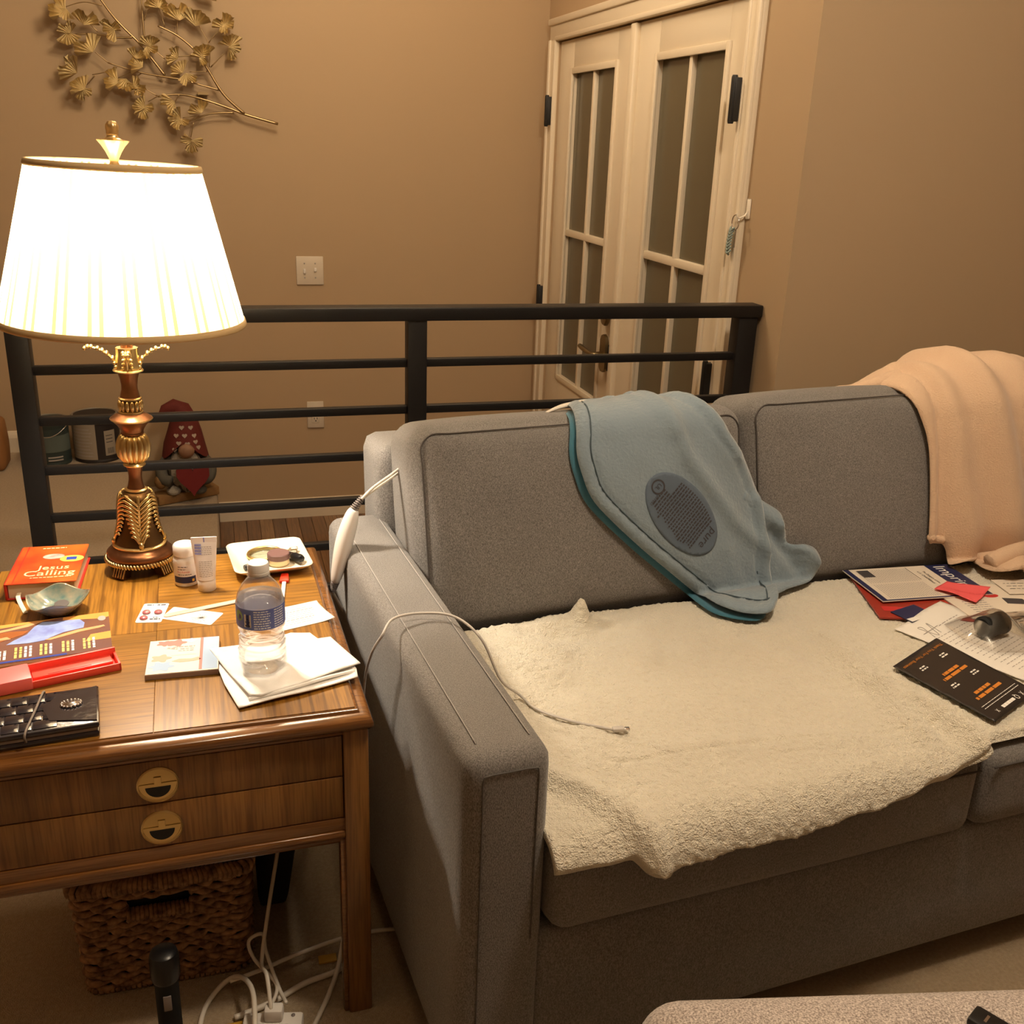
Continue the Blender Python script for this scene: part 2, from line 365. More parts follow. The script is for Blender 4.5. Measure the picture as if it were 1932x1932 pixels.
def dense(poly, step, closed=True):
    out = []; n = len(poly)
    for i in range(n if closed else n-1):
        a, b = Vector(poly[i]), Vector(poly[(i+1) % n]); m = max(1, int((b-a).length/step))
        out += [tuple(a.lerp(b, j/m)) for j in range(m)]
    return out
def sheet(poly, step, f, thick, smooth_outline=True):
    """closed cloth/paper of real thickness over a 2-D outline; f(x,y,off,d) -> 3-D; thick(d) -> half thickness"""
    if smooth_outline: poly = [(p.x, p.y) for p in crom([(x, y, 0) for x, y in poly], 6, True)]
    B = dense(poly, step); xs = [p[0] for p in B]; ys = [p[1] for p in B]
    pts = [Vector(p) for p in B]; nb = len(B); I = []
    x = min(xs); row = 0
    while x < max(xs):
        y = min(ys)+(step/2 if row % 2 else 0)
        while y < max(ys):
            if inside(x, y, B): I.append((x, y))
            y += step
        x += step*.87; row += 1
    if I:
        d = edge_dist(I, B); I = [p for p, q in zip(I, d) if q > step*.45]
    pts += [Vector(p) for p in I]
    vo, _, fo, *_ = geometry.delaunay_2d_cdt(pts, [(i, (i+1) % nb) for i in range(nb)], [], 0, 1e-7)
    vo = [(p[0], p[1]) for p in vo]; D = edge_dist(vo, B)
    tris = []
    for t in fo:
        cx = sum(vo[i][0] for i in t)/3; cy = sum(vo[i][1] for i in t)/3
        if inside(cx, cy, B): tris.append(tuple(t))
    cnt = {}
    for t in tris:
        for a, b in ((t[0], t[1]), (t[1], t[2]), (t[2], t[0])): cnt[(a, b)] = 1
    n = len(vo); V = [f(p[0], p[1], thick(d), d) for p, d in zip(vo, D)]+[f(p[0], p[1], -thick(d), d) for p, d in zip(vo, D)]
    F = tris+[(t[2]+n, t[1]+n, t[0]+n) for t in tris]
    for (a, b) in cnt:
        if (b, a) not in cnt: F.append((b, a, a+n, b+n))
    return V, F
def text(s, size, width=None, align='CENTER', italic=0):
    c = bpy.data.curves.new('t', 'FONT'); c.body = s; c.size = size; c.align_x = align; c.align_y = 'CENTER'; c.shear = italic; c.resolution_u = 3
    o = bpy.data.objects.new('t', c); COL.objects.link(o); dg = bpy.context.evaluated_depsgraph_get()
    e = o.evaluated_get(dg); me = e.to_mesh(); V = [tuple(v.co) for v in me.vertices]; F = [tuple(p.vertices) for p in me.polygons]
    e.to_mesh_clear(); bpy.data.objects.remove(o); bpy.data.curves.remove(c)
    if V and width:
        x0 = min(v[0] for v in V); x1 = max(v[0] for v in V); k = width/max(1e-6, x1-x0); V = [(a*k, b*k, d) for a, b, d in V]
    return V, F
def bars(x0, x1, y, h, rnd, gap=.25, word=.006):
    """one line of illegible small print as word-length strokes"""
    V = []; F = []; x = x0
    while x < x1:
        l = word*(.5+rnd.random()); l = min(l, x1-x); o = len(V)
        V += [(x, y-h/2, 0), (x+l, y-h/2, 0), (x+l, y+h/2, 0), (x, y+h/2, 0)]; F.append((o, o+1, o+2, o+3)); x += l+word*gap
    return V, F
def flat(poly): return [(x, y, 0) for x, y in poly], [tuple(range(len(poly)))]

def mesh(name, V, F, m, smooth):
    me = bpy.data.meshes.new(name); me.from_pydata([tuple(v) for v in V], [], F); me.update()
    if m: me.materials.append(MATS[m])
    if smooth:
        me.polygons.foreach_set('use_smooth', [True]*len(me.polygons))
        if smooth is not True: me.set_sharp_from_angle(angle=math.radians(smooth))
    return me
def put(name, VF, m, parent=None, smooth=35, world=True, M=None):
    """one mesh object. world=True: coordinates are world ones; False: local to the parent. M places a local mesh."""
    V, F = (VF.v, VF.f) if isinstance(VF, MB) else VF
    if M is not None: V = [tuple(M @ Vector(p)) for p in V]
    if parent is not None:
        o = parent
        org = Vector((0, 0, 0)) if not world else None
        if world:
            inv = root_matrix(parent).inverted(); V = [tuple(inv @ Vector(p)) for p in V]
        ob = bpy.data.objects.new(name, mesh(name, V, F, m, smooth)); COL.objects.link(ob); ob.parent = parent
    else:
        A = np.array(V); c = ((A[:, 0].min()+A[:, 0].max())/2, (A[:, 1].min()+A[:, 1].max())/2, A[:, 2].min())
        V = [(p[0]-c[0], p[1]-c[1], p[2]-c[2]) for p in V]
        ob = bpy.data.objects.new(name, mesh(name, V, F, m, smooth)); COL.objects.link(ob); ob.location = c
    return ob
def root_matrix(o):
    m = Matrix.LocRotScale(o.location, o.rotation_euler, o.scale)
    return m if o.parent is None else root_matrix(o.parent) @ m
def thing(name, label, cat, loc=(0, 0, 0), rot=(0, 0, 0), group=None):
    o = bpy.data.objects.new(name, None); COL.objects.link(o); o.empty_display_size = .05
    o.location = loc; o.rotation_euler = tuple(math.radians(q) for q in rot); return tag(o, label, cat, group)
def tag(o, label, cat, group=None):
    o['label'] = label; o['category'] = cat
    if group: o['group'] = group
    return o
def struct(o, label=None):
    o['kind'] = 'structure'
    if label: o['label'] = label
    return o

# ------------------------------------------------------------------ the room
YB, XD, YS, ZH, XU, XE, ZS = 4.5, 1.43, 2.36, -.37, -.363, -.045, -.185
XL, YF, XR, ZC = -2.6, -2.6, 3.2, 2.75
m = MB(); m.add(*box(XL, XR, YF, 2.56, -.45, 0)); m.add(*box(XL, XU, 2.56, YB, -.45, 0, ))
struct(put('floor', m, 'carpet_beige', smooth=False), 'beige carpet of the living room')
struct(put('floor', box(XU, XE, 2.56, YB, -.45, ZS, .012), 'carpet_beige'), 'carpeted step down to the entry')
fl = struct(put('floor', box(XE, XD+.02, 2.56, YB, -.45, ZH-.006), 'oak_floor_b', smooth=False), 'dark hardwood floor of the sunken entry')
pw = .0585; k = 0; x = XE
while x < XD:
    ys = [2.56, 2.56+.5+.9*rng.rand(), YB]
    for a, b in zip(ys[:-1], ys[1:]):
        put('plank', box(x+.0006, min(x+pw, XD+.02)-.0006, a+.0008, b-.0008, ZH-.006, ZH+rng.rand()*.0006, .0012, 1), ['oak_floor', 'oak_floor_b', 'oak_floor_c'][rng.randint(3)], fl, smooth=False)
    x += pw; k += 1
struct(put('wall_back', box(XL, XD+.15, YB, YB+.12, -.45, ZC), 'wall_paint', smooth=False), 'tan back wall behind the railing')
m = MB(); m.add(*box(XD, XD+.12, YS, 2.692, -.45, ZC)); m.add(*box(XD, XD+.12, 4.352, YB, -.45, ZC)); m.add(*box(XD, XD+.12, 2.692, 4.352, 1.706, ZC))
struct(put('wall_right', m, 'wall_paint', smooth=False), 'narrow tan wall around the french doors')
struct(put('wall_sofa', box(XD+.12, XR, YS, YS+.12, -.45, ZC), 'wall_paint', smooth=False), 'tan wall behind the right half of the sofa')
struct(put('wall_left', box(XL-.12, XL, YF, YB+.12, -.45, ZC), 'wall_paint', smooth=False), 'tan wall beyond the left edge of the view')
struct(put('wall_front', box(XL, XR, YF-.12, YF, -.45, ZC), 'wall_paint', smooth=False), 'tan wall behind the viewer')
struct(put('wall_east', box(XR, XR+.12, YF, YS+.12, -.45, ZC), 'wall_paint', smooth=False), 'tan wall beyond the right end of the sofa')
struct(put('ceiling', box(XL-.12, XR+.12, YF-.12, YB+.12, ZC, ZC+.1), 'ceiling_paint', smooth=False), 'pale ceiling above the room')
def baseboard(name, x0, x1, z, lab):
    prof = [(0, z), (.016, z), (.016, z+.062), (.012, z+.076), (.006, z+.088), (0, z+.09)]
    V = [(x, YB-a, b) for x in (x0, x1) for a, b in prof]; n = len(prof)
    F = [(i, i+1, n+i+1, n+i) for i in range(n-1)]+[tuple(range(n))[::-1], tuple(range(n, 2*n))]
    struct(put(name, (V, F), 'trim_white', smooth=False), lab)
baseboard('baseboard_back', XE+.002, XD, ZH, 'white baseboard above the entry floor')
baseboard('baseboard_left', XL, -.70, 0, 'white baseboard above the carpet at the left')

# casing of the french doors
def casing(y0, y1, z0, z1, flip=1):
    m = MB(); m.add(*box(XD-.016, XD+.002, y0, y1, z0, z1, .004))
    w = (y1-y0); a = y0 if flip > 0 else y1
    m.add(*box(XD-.024, XD-.012, min(a, a+flip*w*.28), max(a, a+flip*w*.28), z0, z1, .004)); m.add(*box(XD-.02, XD-.012, min(a+flip*w*.8, a+flip*w), max(a+flip*w*.8, a+flip*w), z0, z1, .003)); return m
c1 = casing(2.622, 2.698, ZH, 1.712); c2 = casing(4.352, 4.432, ZH, 1.712, -1)
struct(put('trim_1', c1, 'trim_white'), 'white door casing beside the key hook')
struct(put('trim_2', c2, 'trim_white'), 'white door casing at the back corner')
m = MB(); m.add(*box(XD-.016, XD+.002, 2.622, 4.432, 1.706, 1.788, .004)); m.add(*box(XD-.026, XD-.012, 2.616, 4.438, 1.766, 1.792, .005)); m.add(*box(XD-.021, XD-.012, 2.69, 4.36, 1.706, 1.722, .004))
struct(put('trim_3', m, 'trim_white'), 'white head casing above the french doors')
def french_door(name, y0, y1, g0, g1, lab, hinge_y):
    r = bpy.data.objects.new(name, None); COL.objects.link(r); r.location = (XD+.03, (y0+y1)/2, ZH); struct(r, lab)
    xf, xb = XD+.008, XD+.05; z0, z1, gz0, gz1, gm = ZH+.005, 1.702, .345, 1.576, .956
    put('stile', box(xf, xb, y0, g0, z0, z1, .002), 'trim_white', r); put('stile', box(xf, xb, g1, y1, z0, z1, .002), 'trim_white', r)
    put('rail', box(xf, xb, g0, g1, gz1, z1, .002), 'trim_white', r); put('rail', box(xf, xb, g0, g1, z0, gz0, .002), 'trim_white', r)
    m = MB(); b = .02                                                  # glazing bead around the glass
    for a0, a1, c0, c1 in ((g0-b, g0+.004, gz0-b, gz1+b), (g1-.004, g1+b, gz0-b, gz1+b), (g0, g1, gz1-.004, gz1+b), (g0, g1, gz0-b, gz0+.004)):
        m.add(*box(xf-.008, xf+.004, a0, a1, c0, c1, .003))
    put('glazing_bead', m, 'trim_white', r)
    gc = (g0+g1)/2; h = .011
    put('muntin', box(xf+.001, xf+.03, gc-h, gc+h, gz0, gz1, .003), 'trim_white', r); put('muntin', box(xf, xf+.03, g0, g1, gm-h*1.2, gm+h*1.2, .003), 'trim_white', r)
    for a0, a1 in ((g0, gc-h), (gc+h, g1)):
        for c0, c1 in ((gz0, gm-h), (gm+h, gz1)):
            put('glass_pane', box(xf+.018, xf+.024, a0, a1, c0, c1), 'glass_pane', r, smooth=False)
    for z in (1.38, .595):
        m = MB(); m.add(*box(xf-.046, xf-.001, hinge_y-.013, hinge_y+.013, z, z+.112, .003)); V, F = lathe([(.007, z-.006), (.009, z), (.009, z+.112), (.007, z+.118)], 12); m.add([(a+xf-.044, bb+hinge_y, c) for a, bb, c in V], F)
        put('hinge', m, 'black_metal', r)
    return r
d1 = french_door('door_1', 3.531, 4.349, 3.70, 4.178, 'far white french door leaf with lever handle', 4.372)
d2 = french_door('door_2', 2.695, 3.525, 2.842, 3.332, 'near white french door leaf beside the key hook', 2.70)
put('astragal', box(XD-.012, XD+.012, 3.50, 3.545, ZH+.005, 1.70, .005), 'trim_white', d2)
yl, zl = 3.585, .562
ro = put('lever_rose', (lambda P: ([(XD-.008+a*0-c, yl+x, zl+y) for x, y, c in [(p[0], p[1], q) for q in (0, .012) for p in P] for a in (0,)], prism(P, 0, 1)[1]))([(-.03, -.06), (-.012, -.074), (.012, -.074), (.03, -.06), (.03, .045), (.02, .062), (0, .07), (-.02, .062), (-.03, .045)]), 'lever_bronze', d1)
put('lever', tube([(XD-.02, yl, zl-.005), (XD-.06, yl, zl-.005), (XD-.066, yl+.05, zl-.004), (XD-.064, yl+.13, zl+.002)], .011, 10, flat=.8), 'lever_bronze', ro)
db = lathe([(.033, 0), (.033, .008), (.028, .014), (.0, .016)], 24)
put('deadbolt', ([(XD-.008-c, yl+.01+a, .695+b) for a, b, c in db[0]], db[1]), 'lever_bronze', d1)
put('strike_plate', box(XD-.014, XD-.011, 3.538, 3.545, .50, .60), 'black_metal', d1)

# switch and outlet plates
def plate(name, lab, x, z, w, h, kind):
    r = thing(name, lab, 'wall plate', (x, YB, z))
    put('cover', box(x-w/2, x+w/2, YB-.007, YB, z-h/2, z+h/2, .003), 'plate_white', r)
    if kind == 's':
        for s in (-1, 1):
            put('toggle', box(x+s*.023-.005, x+s*.023+.005, YB-.014, YB-.006, z-.012 if s < 0 else z-.004, z+.008 if s < 0 else z+.012, .002), 'white_plastic', r)
            for q in (-1, 1): put('screw', box(x+s*.023-.003, x+s*.023+.003, YB-.0085, YB-.006, z+q*.03-.003, z+q*.03+.003, .001), 'ink_grey', r)
    else:
        for q in (-1, 1):
            f = put('receptacle', box(x-.017, x+.017, YB-.009, YB-.006, z+q*.02-.014, z+q*.02+.014, .004), 'plate_white', r)
            m = MB(); m.add(*box(x-.008, x-.005, YB-.0095, YB-.008, z+q*.02-.001, z+q*.02+.008)); m.add(*box(x+.005, x+.008, YB-.0095, YB-.008, z+q*.02-.001, z+q*.02+.008)); m.add(*box(x-.003, x+.003, YB-.0095, YB-.008, z+q*.02-.010, z+q*.02-.005))
            put('slot', m, 'ink_dark', f)
plate('light_switch', 'white double light switch plate on the tan back wall', .397, .755, .115, .12, 's')
plate('wall_outlet', 'white power outlet low on the tan back wall behind the railing', .402, .116, .074, .122, 'o')

# ------------------------------------------------------------------ ceiling light of the room (behind the viewer)
cl = thing('ceiling_light', 'round frosted ceiling light above the room, out of view', 'ceiling light', (.85, .82, ZC))
put('canopy', lathe([(.0, -.0), (.12, -.0), (.12, -.02), (.09, -.035), (.0, -.035)], 32), 'lever_bronze', cl, world=False)
put('glass_bowl', lathe([(.0, -.12), (.08, -.112), (.14, -.085), (.17, -.045), (.175, -.03), (.0, -.03)], 32), 'fixture_lit', cl, world=False)
ld = bpy.data.lights.new('ceiling_bulb', 'POINT'); ld.shadow_soft_size = .10; ld.energy = CEIL_W; ld.color = CEIL_COL
lo = bpy.data.objects.new('ceiling_bulb', ld); COL.objects.link(lo); lo.location = (.85, .82, ZC-.24)

hl = thing('foyer_pendant', 'round frosted pendant light above the sunken entry, out of view', 'pendant light', (.38, 3.18, ZC))
put('drop_rod', lathe([(.008, -.25), (.008, 0)], 12), 'lever_bronze', hl, world=False)
put('canopy', lathe([(.0, -.0), (.07, -.0), (.07, -.02), (.05, -.035), (.0, -.035)], 32), 'lever_bronze', hl, world=False)
put('globe', lathe([(.0, -.45), (.06, -.438), (.105, -.40), (.12, -.35), (.11, -.30), (.07, -.25), (.0, -.24)], 32), 'fixture_lit', hl, world=False)
ld = bpy.data.lights.new('pendant_bulb', 'POINT'); ld.energy = HALL_W; ld.color = HALL_COL; ld.shadow_soft_size = .15
lo = bpy.data.objects.new('pendant_bulb', ld); COL.objects.link(lo); lo.location = (.38, 3.18, ZC-.35)

# ------------------------------------------------------------------ railing
YR = 2.49
rl = thing('railing', 'black iron railing with square posts and horizontal bars behind the sofa', 'railing', (.5, YR, 0))
put('handrail', box(-.475, XD-.002, YR-.03, YR+.03, .88, .913, .004), 'iron_black', rl)
for a, b in ((-.46, -.412), (.453, .501), (1.362, 1.418)):
    put('post', box(a, b, YR-.024, YR+.024, .0, .882, .002), 'iron_black', rl)
for i in range(7):
    z = .782-.1205*i
    for a, b in ((-.413, .455), (.499, 1.364)):
        put('bar', box(a, b, YR-.011, YR+.011, z-.021, z, .003), 'iron_black', rl)
m = MB(); m.add(*box(-.52, XD-.01, YR-.03, YR+.03, .0, .004)); put('base_plate', m, 'iron_black', rl)

# ------------------------------------------------------------------ wall art
BR = dict(a=[(0.285,1.340),(0.160,1.370),(0.098,1.391),(0.000,1.419),(-0.086,1.433),(-0.169,1.421)], b=[(0.155,1.373),(0.080,1.440),(0.023,1.532),(-0.014,1.589),(-0.081,1.643),(-0.149,1.672)], c=[(0.068,1.455),(-0.032,1.477)], d=[(-0.032,1.477),(-0.082,1.487),(-0.222,1.504),(-0.338,1.532)], e=[(-0.310,1.519),(-0.341,1.503),(-0.401,1.488)], f=[(0.115,1.375),(0.023,1.367),(-0.060,1.336)], g=[(-0.019,1.358),(-0.082,1.348)], h=[(-0.137,1.499),(-0.183,1.560),(-0.214,1.601),(-0.295,1.681),(-0.351,1.757),(-.40,1.83)], i=[(-0.244,1.627),(-0.310,1.622),(-0.368,1.630),(-0.445,1.625)], j=[(-0.344,1.729),(-0.405,1.737),(-0.473,1.716)], k=[(-0.202,1.61),(-0.202,1.687),(-0.200,1.767),(-.19,1.85)], l=[(-0.197,1.688),(-0.179,1.726),(-0.143,1.748)], m=[(0.031,1.537),(0.034,1.616),(0.002,1.681)], n=[(0.034,1.625),(0.073,1.669)], o=[(0.036,1.538),(0.089,1.590)], p=[(-0.124,1.669),(-0.139,1.734)], q=[(-0.081,1.643),(-0.077,1.695)], r=[(-0.171,1.424),(-0.212,1.446)], s=[(-0.168,1.424),(-0.206,1.402)], t=[(-0.089,1.432),(-0.109,1.402)], u=[(-0.042,1.334),(-0.056,1.277)], v=[(-0.262,1.505),(-0.309,1.481)], w=[(-0.222,1.504),(-0.260,1.473)], x=[(-0.338,1.532),(-0.383,1.568)], y=[(-0.391,1.486),(-0.424,1.451)], z=[(0.023,1.522),(-0.045,1.516)], A=[(-0.025,1.576),(-0.087,1.568)], B=[(-0.367,1.639),(-0.389,1.661)], C=[(-0.133,1.558),(-0.166,1.585)])
wa = thing('wall_sculpture', 'gold metal ginkgo branch sculpture hung on the tan wall above the lamp', 'wall art', (-.05, YB-.03, 1.5))
for kx, P in BR.items():
    r0 = .0052 if kx in 'abh' else (.004 if kx in 'dfcik' else .0022)
    dep = {'a': .04, 'b': .045, 'd': .05, 'h': .035}.get(kx, .04)
    pts = [(x, YB-dep-.006*math.sin(3*i), z) for i, (x, z) in enumerate(P)]
    put('branch', tube(pts, (lambda t, r0=r0: r0*(1.1-.45*t)), 7, 6), 'gold_stem', wa, smooth=True)
# ginkgo leaf: a pleated fan with a notch, unit radius, opening towards +z, facing -y
def ginkgo(seed, notch):
    R = random.Random(seed); n = 17; V = [(0, 0, 0)]; F = []
    for k, rr in enumerate((.3, .65, 1.0)):
        for i in range(n):
            a = math.radians(-68+136*i/(n-1)); q = rr*(1+(.10*R.uniform(-1, 1) if k == 2 else 0))
            if k == 2 and abs(i-(n-1)/2) < 1.6: q *= notch
            V.append((q*math.sin(a), -.10*rr*(1 if i % 2 else -1)*rr-.28*rr*rr*math.cos(a*.7)+.1*math.sin(3*a)*rr, q*math.cos(a)))
    for i in range(n-1):
        F.append((0, 1+i, 2+i))
        for k in range(2): F.append((1+k*n+i, 1+(k+1)*n+i, 2+(k+1)*n+i, 2+k*n+i))
    m = len(V); V2 = V+[(x, y+.035, z) for x, y, z in V]; F2 = F+[tuple(j+m for j in f[::-1]) for f in F]
    rim = [0]+[1+2*n+i for i in range(n)]; rim = [0, 1, 1+n]+[1+2*n+i for i in range(n)]+[n+n, n]
    for a, b in zip(rim, rim[1:]+rim[:1]): F2.append((b, a, a+m, b+m))
    return mesh('leaf', V2, F2, 'gold_leaf', False)
GM = [ginkgo(1, .72), ginkgo(2, .9), ginkgo(3, .6)]
# (x, z of the fan's middle, radius, opening direction in degrees clockwise from up)
LV = [(-.498,1.712,.05,-60),(-.478,1.690,.036,-150),(-.403,1.684,.046,20),(-.469,1.645,.036,-20),(-.468,1.608,.036,170),(-.405,1.590,.052,-35),(-.476,1.510,.052,-50),(-.449,1.449,.04,-50),(-.434,1.420,.034,150),(-.334,1.474,.044,-70),(-.288,1.457,.042,200),(-.319,1.664,.036,20),(-.322,1.638,.034,-120),(-.185,1.617,.036,-10),(-.186,1.580,.034,150),(-.232,1.570,.032,20),(-.237,1.537,.042,-60),(-.235,1.458,.036,60),(-.248,1.442,.034,-140),(-.237,1.388,.034,-60),(-.217,1.366,.036,135),(-.130,1.393,.044,-120),(-.108,1.354,.036,-60),(-.090,1.326,.034,160),(-.022,1.388,.04,-30),(.006,1.592,.042,-20),(.014,1.572,.034,110),(-.102,1.572,.036,-60),(-.082,1.527,.036,-40),(-.055,1.490,.036,170),(-.073,1.724,.05,-10),(-.006,1.709,.05,10),(.088,1.702,.042,-25),(.102,1.682,.034,140),(.112,1.638,.04,-10),(.126,1.600,.038,120),(-.152,1.758,.046,-30),(-.128,1.750,.036,60),(-.070,1.256,.04,-110),(-.040,1.250,.036,130),(-.26,1.83,.045,10),(.03,1.80,.045,30)]
for i, (x, z, r, a) in enumerate(LV):
    o = bpy.data.objects.new('leaf', GM[i % 3]); COL.objects.link(o); o.parent = wa; r *= 1.22
    M = T(x, YB-.05-.012*rng.rand(), z) @ Ry(a) @ Rx(rng.uniform(-22, 16)) @ Rz(rng.uniform(-28, 28)) @ T(0, 0, -.5*r) @ Matrix.Scale(r, 4)
    o.matrix_local = root_matrix(wa).inverted() @ M
put('hanger', box(-.02, .02, YB-.042, YB, 1.436, 1.446), 'gold_stem', wa)

# ------------------------------------------------------------------ key ring on a clear hook by the door
hk = thing('adhesive_hook', 'small clear adhesive hook on the wall beside the near door casing', 'hook', (XD, 2.606, 1.16))
put('backplate', box(XD-.005, XD, 2.596, 2.616, 1.128, 1.182, .004), 'clear_hook', hk)
put('hook', tube([(XD-.004, 2.606, 1.150), (XD-.010, 2.606, 1.138), (XD-.030, 2.606, 1.130), (XD-.036, 2.606, 1.142)], .0025, 8), 'clear_hook', hk)
kr = thing('key_ring', 'steel key ring with a braided blue-grey strap hanging on the wall hook', 'key ring', (XD-.02, 2.615, 1.04))
put('ring', tube([(XD-.032, 2.616+.020*math.cos(t*PI/6), 1.118+.020*math.sin(t*PI/6)) for t in range(12)], .0016, 8, 3, closed=True), 'silver', kr, smooth=True)
st = MB()
for i in range(8):
    t = i/7; z = 1.098-.062*t; y = 2.628+.010*math.sin(t*2.2)
    for s in (-1, 1): st.add(*tube([(XD-.032, y-s*.001, z-.007), (XD-.037, y+s*.005, z-.001), (XD-.032, y+s*.0105, z+.006)], .0031, 6, 3))
put('braided_strap', st, 'strap_blue', kr, smooth=True)
put('key', box(XD-.030, XD-.028, 2.612, 2.618, 1.05, 1.10, .001), 'silver', kr)

# ------------------------------------------------------------------ things on the landing
def paint_can(name, lab, x, y, r, h, body, label_m):
    c = thing(name, lab, 'paint can', (x, y, 0))
    put('body', lathe([(r*.97, 0), (r, .004), (r, .008), (r*.985, .010), (r*.985, h-.012), (r, h-.010), (r, h-.002), (r*.985, h)], 40), body, c, world=False)
    put('lid', lathe([(r*.98, h-.001), (r*.97, h+.003), (r*.9, h+.003), (r*.88, h-.004), (0, h-.004)], 40), 'can_metal', c, world=False)
    V, F = lathe([(r*.992, .016), (r*.992, h-.03)], 40, caps=False)
    lb = put('label', (V, F), label_m, c, world=False)
    return c, lb
c, lb = paint_can('paint_can', 'large paint can with silver lid and pale label behind the railing', -.512, 4.36, .092, .19, 'can_black', 'can_black')
def arc_patch(r, a0, a1, z0, z1, n=10): 
    V = [(r*math.cos(math.radians(a0+(a1-a0)*i/n)), r*math.sin(math.radians(a0+(a1-a0)*i/n)), z) for z in (z0, z1) for i in range(n+1)]
    return V, [(i, i+1, n+2+i, n+1+i) for i in range(n)]
put('label_panel', arc_patch(.0925, -195, -86, .016, .165, 16), 'can_label', c, world=False)
p = put('barcode_panel', arc_patch(.0928, -66, -36, .03, .135), 'can_label', c, world=False)
m = MB()
for i in range(7): m.add(*arc_patch(.0931, -60+i*2.6, -58.8+i*2.6, .038, .062, 1))
for i in range(3): m.add(*arc_patch(.0931, -62, -44, .085+i*.014, .088+i*.014, 3))
put('barcode', m, 'ink_dark', p, world=False)
m = MB()
for i in range(9): m.add(*arc_patch(.0931, -180+rng.rand()*8, -104+rng.rand()*10, .03+i*.014, .0335+i*.014, 8))
put('small_print', m, 'ink_grey', c, world=False)
c, lb = paint_can('paint_can', 'small dark teal paint can with wire handle behind the railing post', -.683, 4.320, .072, .185, 'dark_teal', 'dark_teal')
put('label_band', arc_patch(.0735, -170, -10, .06, .128, 16), 'teal_label', c, world=False)
m = MB(); 
for i in range(2): m.add(*arc_patch(.0738, -95, -50, .024+i*.012, .030+i*.012, 6))
put('print', m, 'ink_grey', c, world=False)
put('wire_handle', tube([(.074*math.cos(a), .074*math.sin(a)*.6-.05, .15+.02*math.cos(a*2)) for a in [math.radians(q) for q in (-180, -150, -120, -90, -60, -30, 0)]], .0016, 6), 'silver', c, world=False, smooth=True)
bg = thing('paper_bag', 'rounded brown paper bag on the carpet at the left edge', 'bag', (-.93, 4.28, 0))
put('body', cushVF(.085, .07, .10, .02, (10, 8, 10), (.01, .01, 0), lambda x, y, z: (x*(1-.25*max(0, z)), y, z+.10)), 'bag_brown', bg, world=False, smooth=True)
put('rolled_top', tube([(-.075, 0, .2), (-.03, -.004, .215), (.03, .003, .218), (.073, 0, .2)], .016, 8, flat=.6), 'bag_brown', bg, world=False, smooth=True)
put('bag_fold', tube([(.076, -.045, .01), (.08, -.055, .08), (.072, -.05, .17)], .004, 6), 'bag_brown', bg, world=False, smooth=True)

gn = thing('garden_gnome', 'gnome figurine in a red heart-dotted hat standing on a plank on the step', 'figurine', (-.165, 4.33, ZS))
put('plank', (lambda V, F: ([tuple((Rz(24) @ Vector((x, y, z)))+Vector((-.01, -.02, .022))) for x, y, z in V], F))(*boxVF(.27, .085, .04, .006)), 'plank_wood', gn, world=False)
put('body', lathe([(.0, .03), (.055, .034), (.078, .06), (.085, .10), (.078, .15), (.06, .20), (.0, .22)], 28), 'gnome_grey', gn, world=False)
for sx in (-.055, .05): put('boot', ([(a+sx, b-.07, cc+.054) for a, b, cc in sphere(.03, 14, 8, (1, 1.3, .65))[0]], sphere(.03, 14, 8)[1]), 'beard_white' if sx < 0 else 'gnome_grey', gn, world=False, smooth=True)
for sx in (-1, 1): put('arm', tube([(sx*.062, -.01, .185), (sx*.098, -.04, .15), (sx*.092, -.075, .11), (sx*.06, -.09, .10)], .024, 10), 'gnome_grey', gn, world=False, smooth=True)
put('mitten', ([(a-.105, b-.07, cc+.095) for a, b, cc in sphere(.026, 12, 8, (1, 1, 1.2))[0]], sphere(.026, 12, 8)[1]), 'plank_wood', gn, world=False, smooth=True)
def bearded(r, a, z): return r*(1+.07*math.sin(9*a)+.04*math.sin(17*a+z*90))
put('beard', ([(a, b*.55-.055, cc) for a, b, cc in lathe([(.004, .035), (.04, .06), (.062, .10), (.066, .14), (.06, .18), (.045, .215), (.0, .23)], 40, bearded)[0]], lathe([(.004, .035), (.04, .06), (.062, .10), (.066, .14), (.06, .18), (.045, .215), (.0, .23)], 40, bearded)[1]), 'beard_white', gn, world=False)
hat = [Vector((0, .0, .195)), Vector((.0, .0, .245)), Vector((.004, 0, .30)), Vector((.002, 0, .345)), Vector((-.008, -.004, .385)), Vector((-.034, -.012, .402)), Vector((-.066, -.02, .392)), Vector((-.088, -.024, .362))]
hr = [.096, .084, .069, .056, .045, .034, .024, .012]
def hatmesh():
    n = 28; V = []; F = []
    for k, (c0, r) in enumerate(zip(hat, hr)):
        tn = (hat[min(k+1, 7)]-hat[max(k-1, 0)]).normalized(); xx = Vector((0, 1, 0)).cross(tn).normalized(); yy = tn.cross(xx)
        for i in range(n):
            a = 2*PI*i/n; fr = math.exp(-((a-1.5*PI)**2)/.35) if k == 0 else 0
            V.append(tuple(c0+xx*r*math.cos(a)+yy*r*math.sin(a)+Vector((0, 0, .055*fr-(.012*math.cos(2*a) if k == 0 else 0)))))
    for k in range(7):
        for i in range(n): F.append((k*n+i, k*n+(i+1) % n, (k+1)*n+(i+1) % n, (k+1)*n+i))
    F += [tuple(range(n))[::-1], tuple(7*n+i for i in range(n))]; return V, F
hb = put('hat', hatmesh(), 'hat_red', gn, world=False, smooth=50)
def heart(s, n=22):
    return [(s*.0625*16*math.sin(t)**3, s*.0625*(13*math.cos(t)-5*math.cos(2*t)-2*math.cos(3*t)-math.cos(4*t))) for t in [2*PI*i/n for i in range(n)]]
hm = heart(.0105)
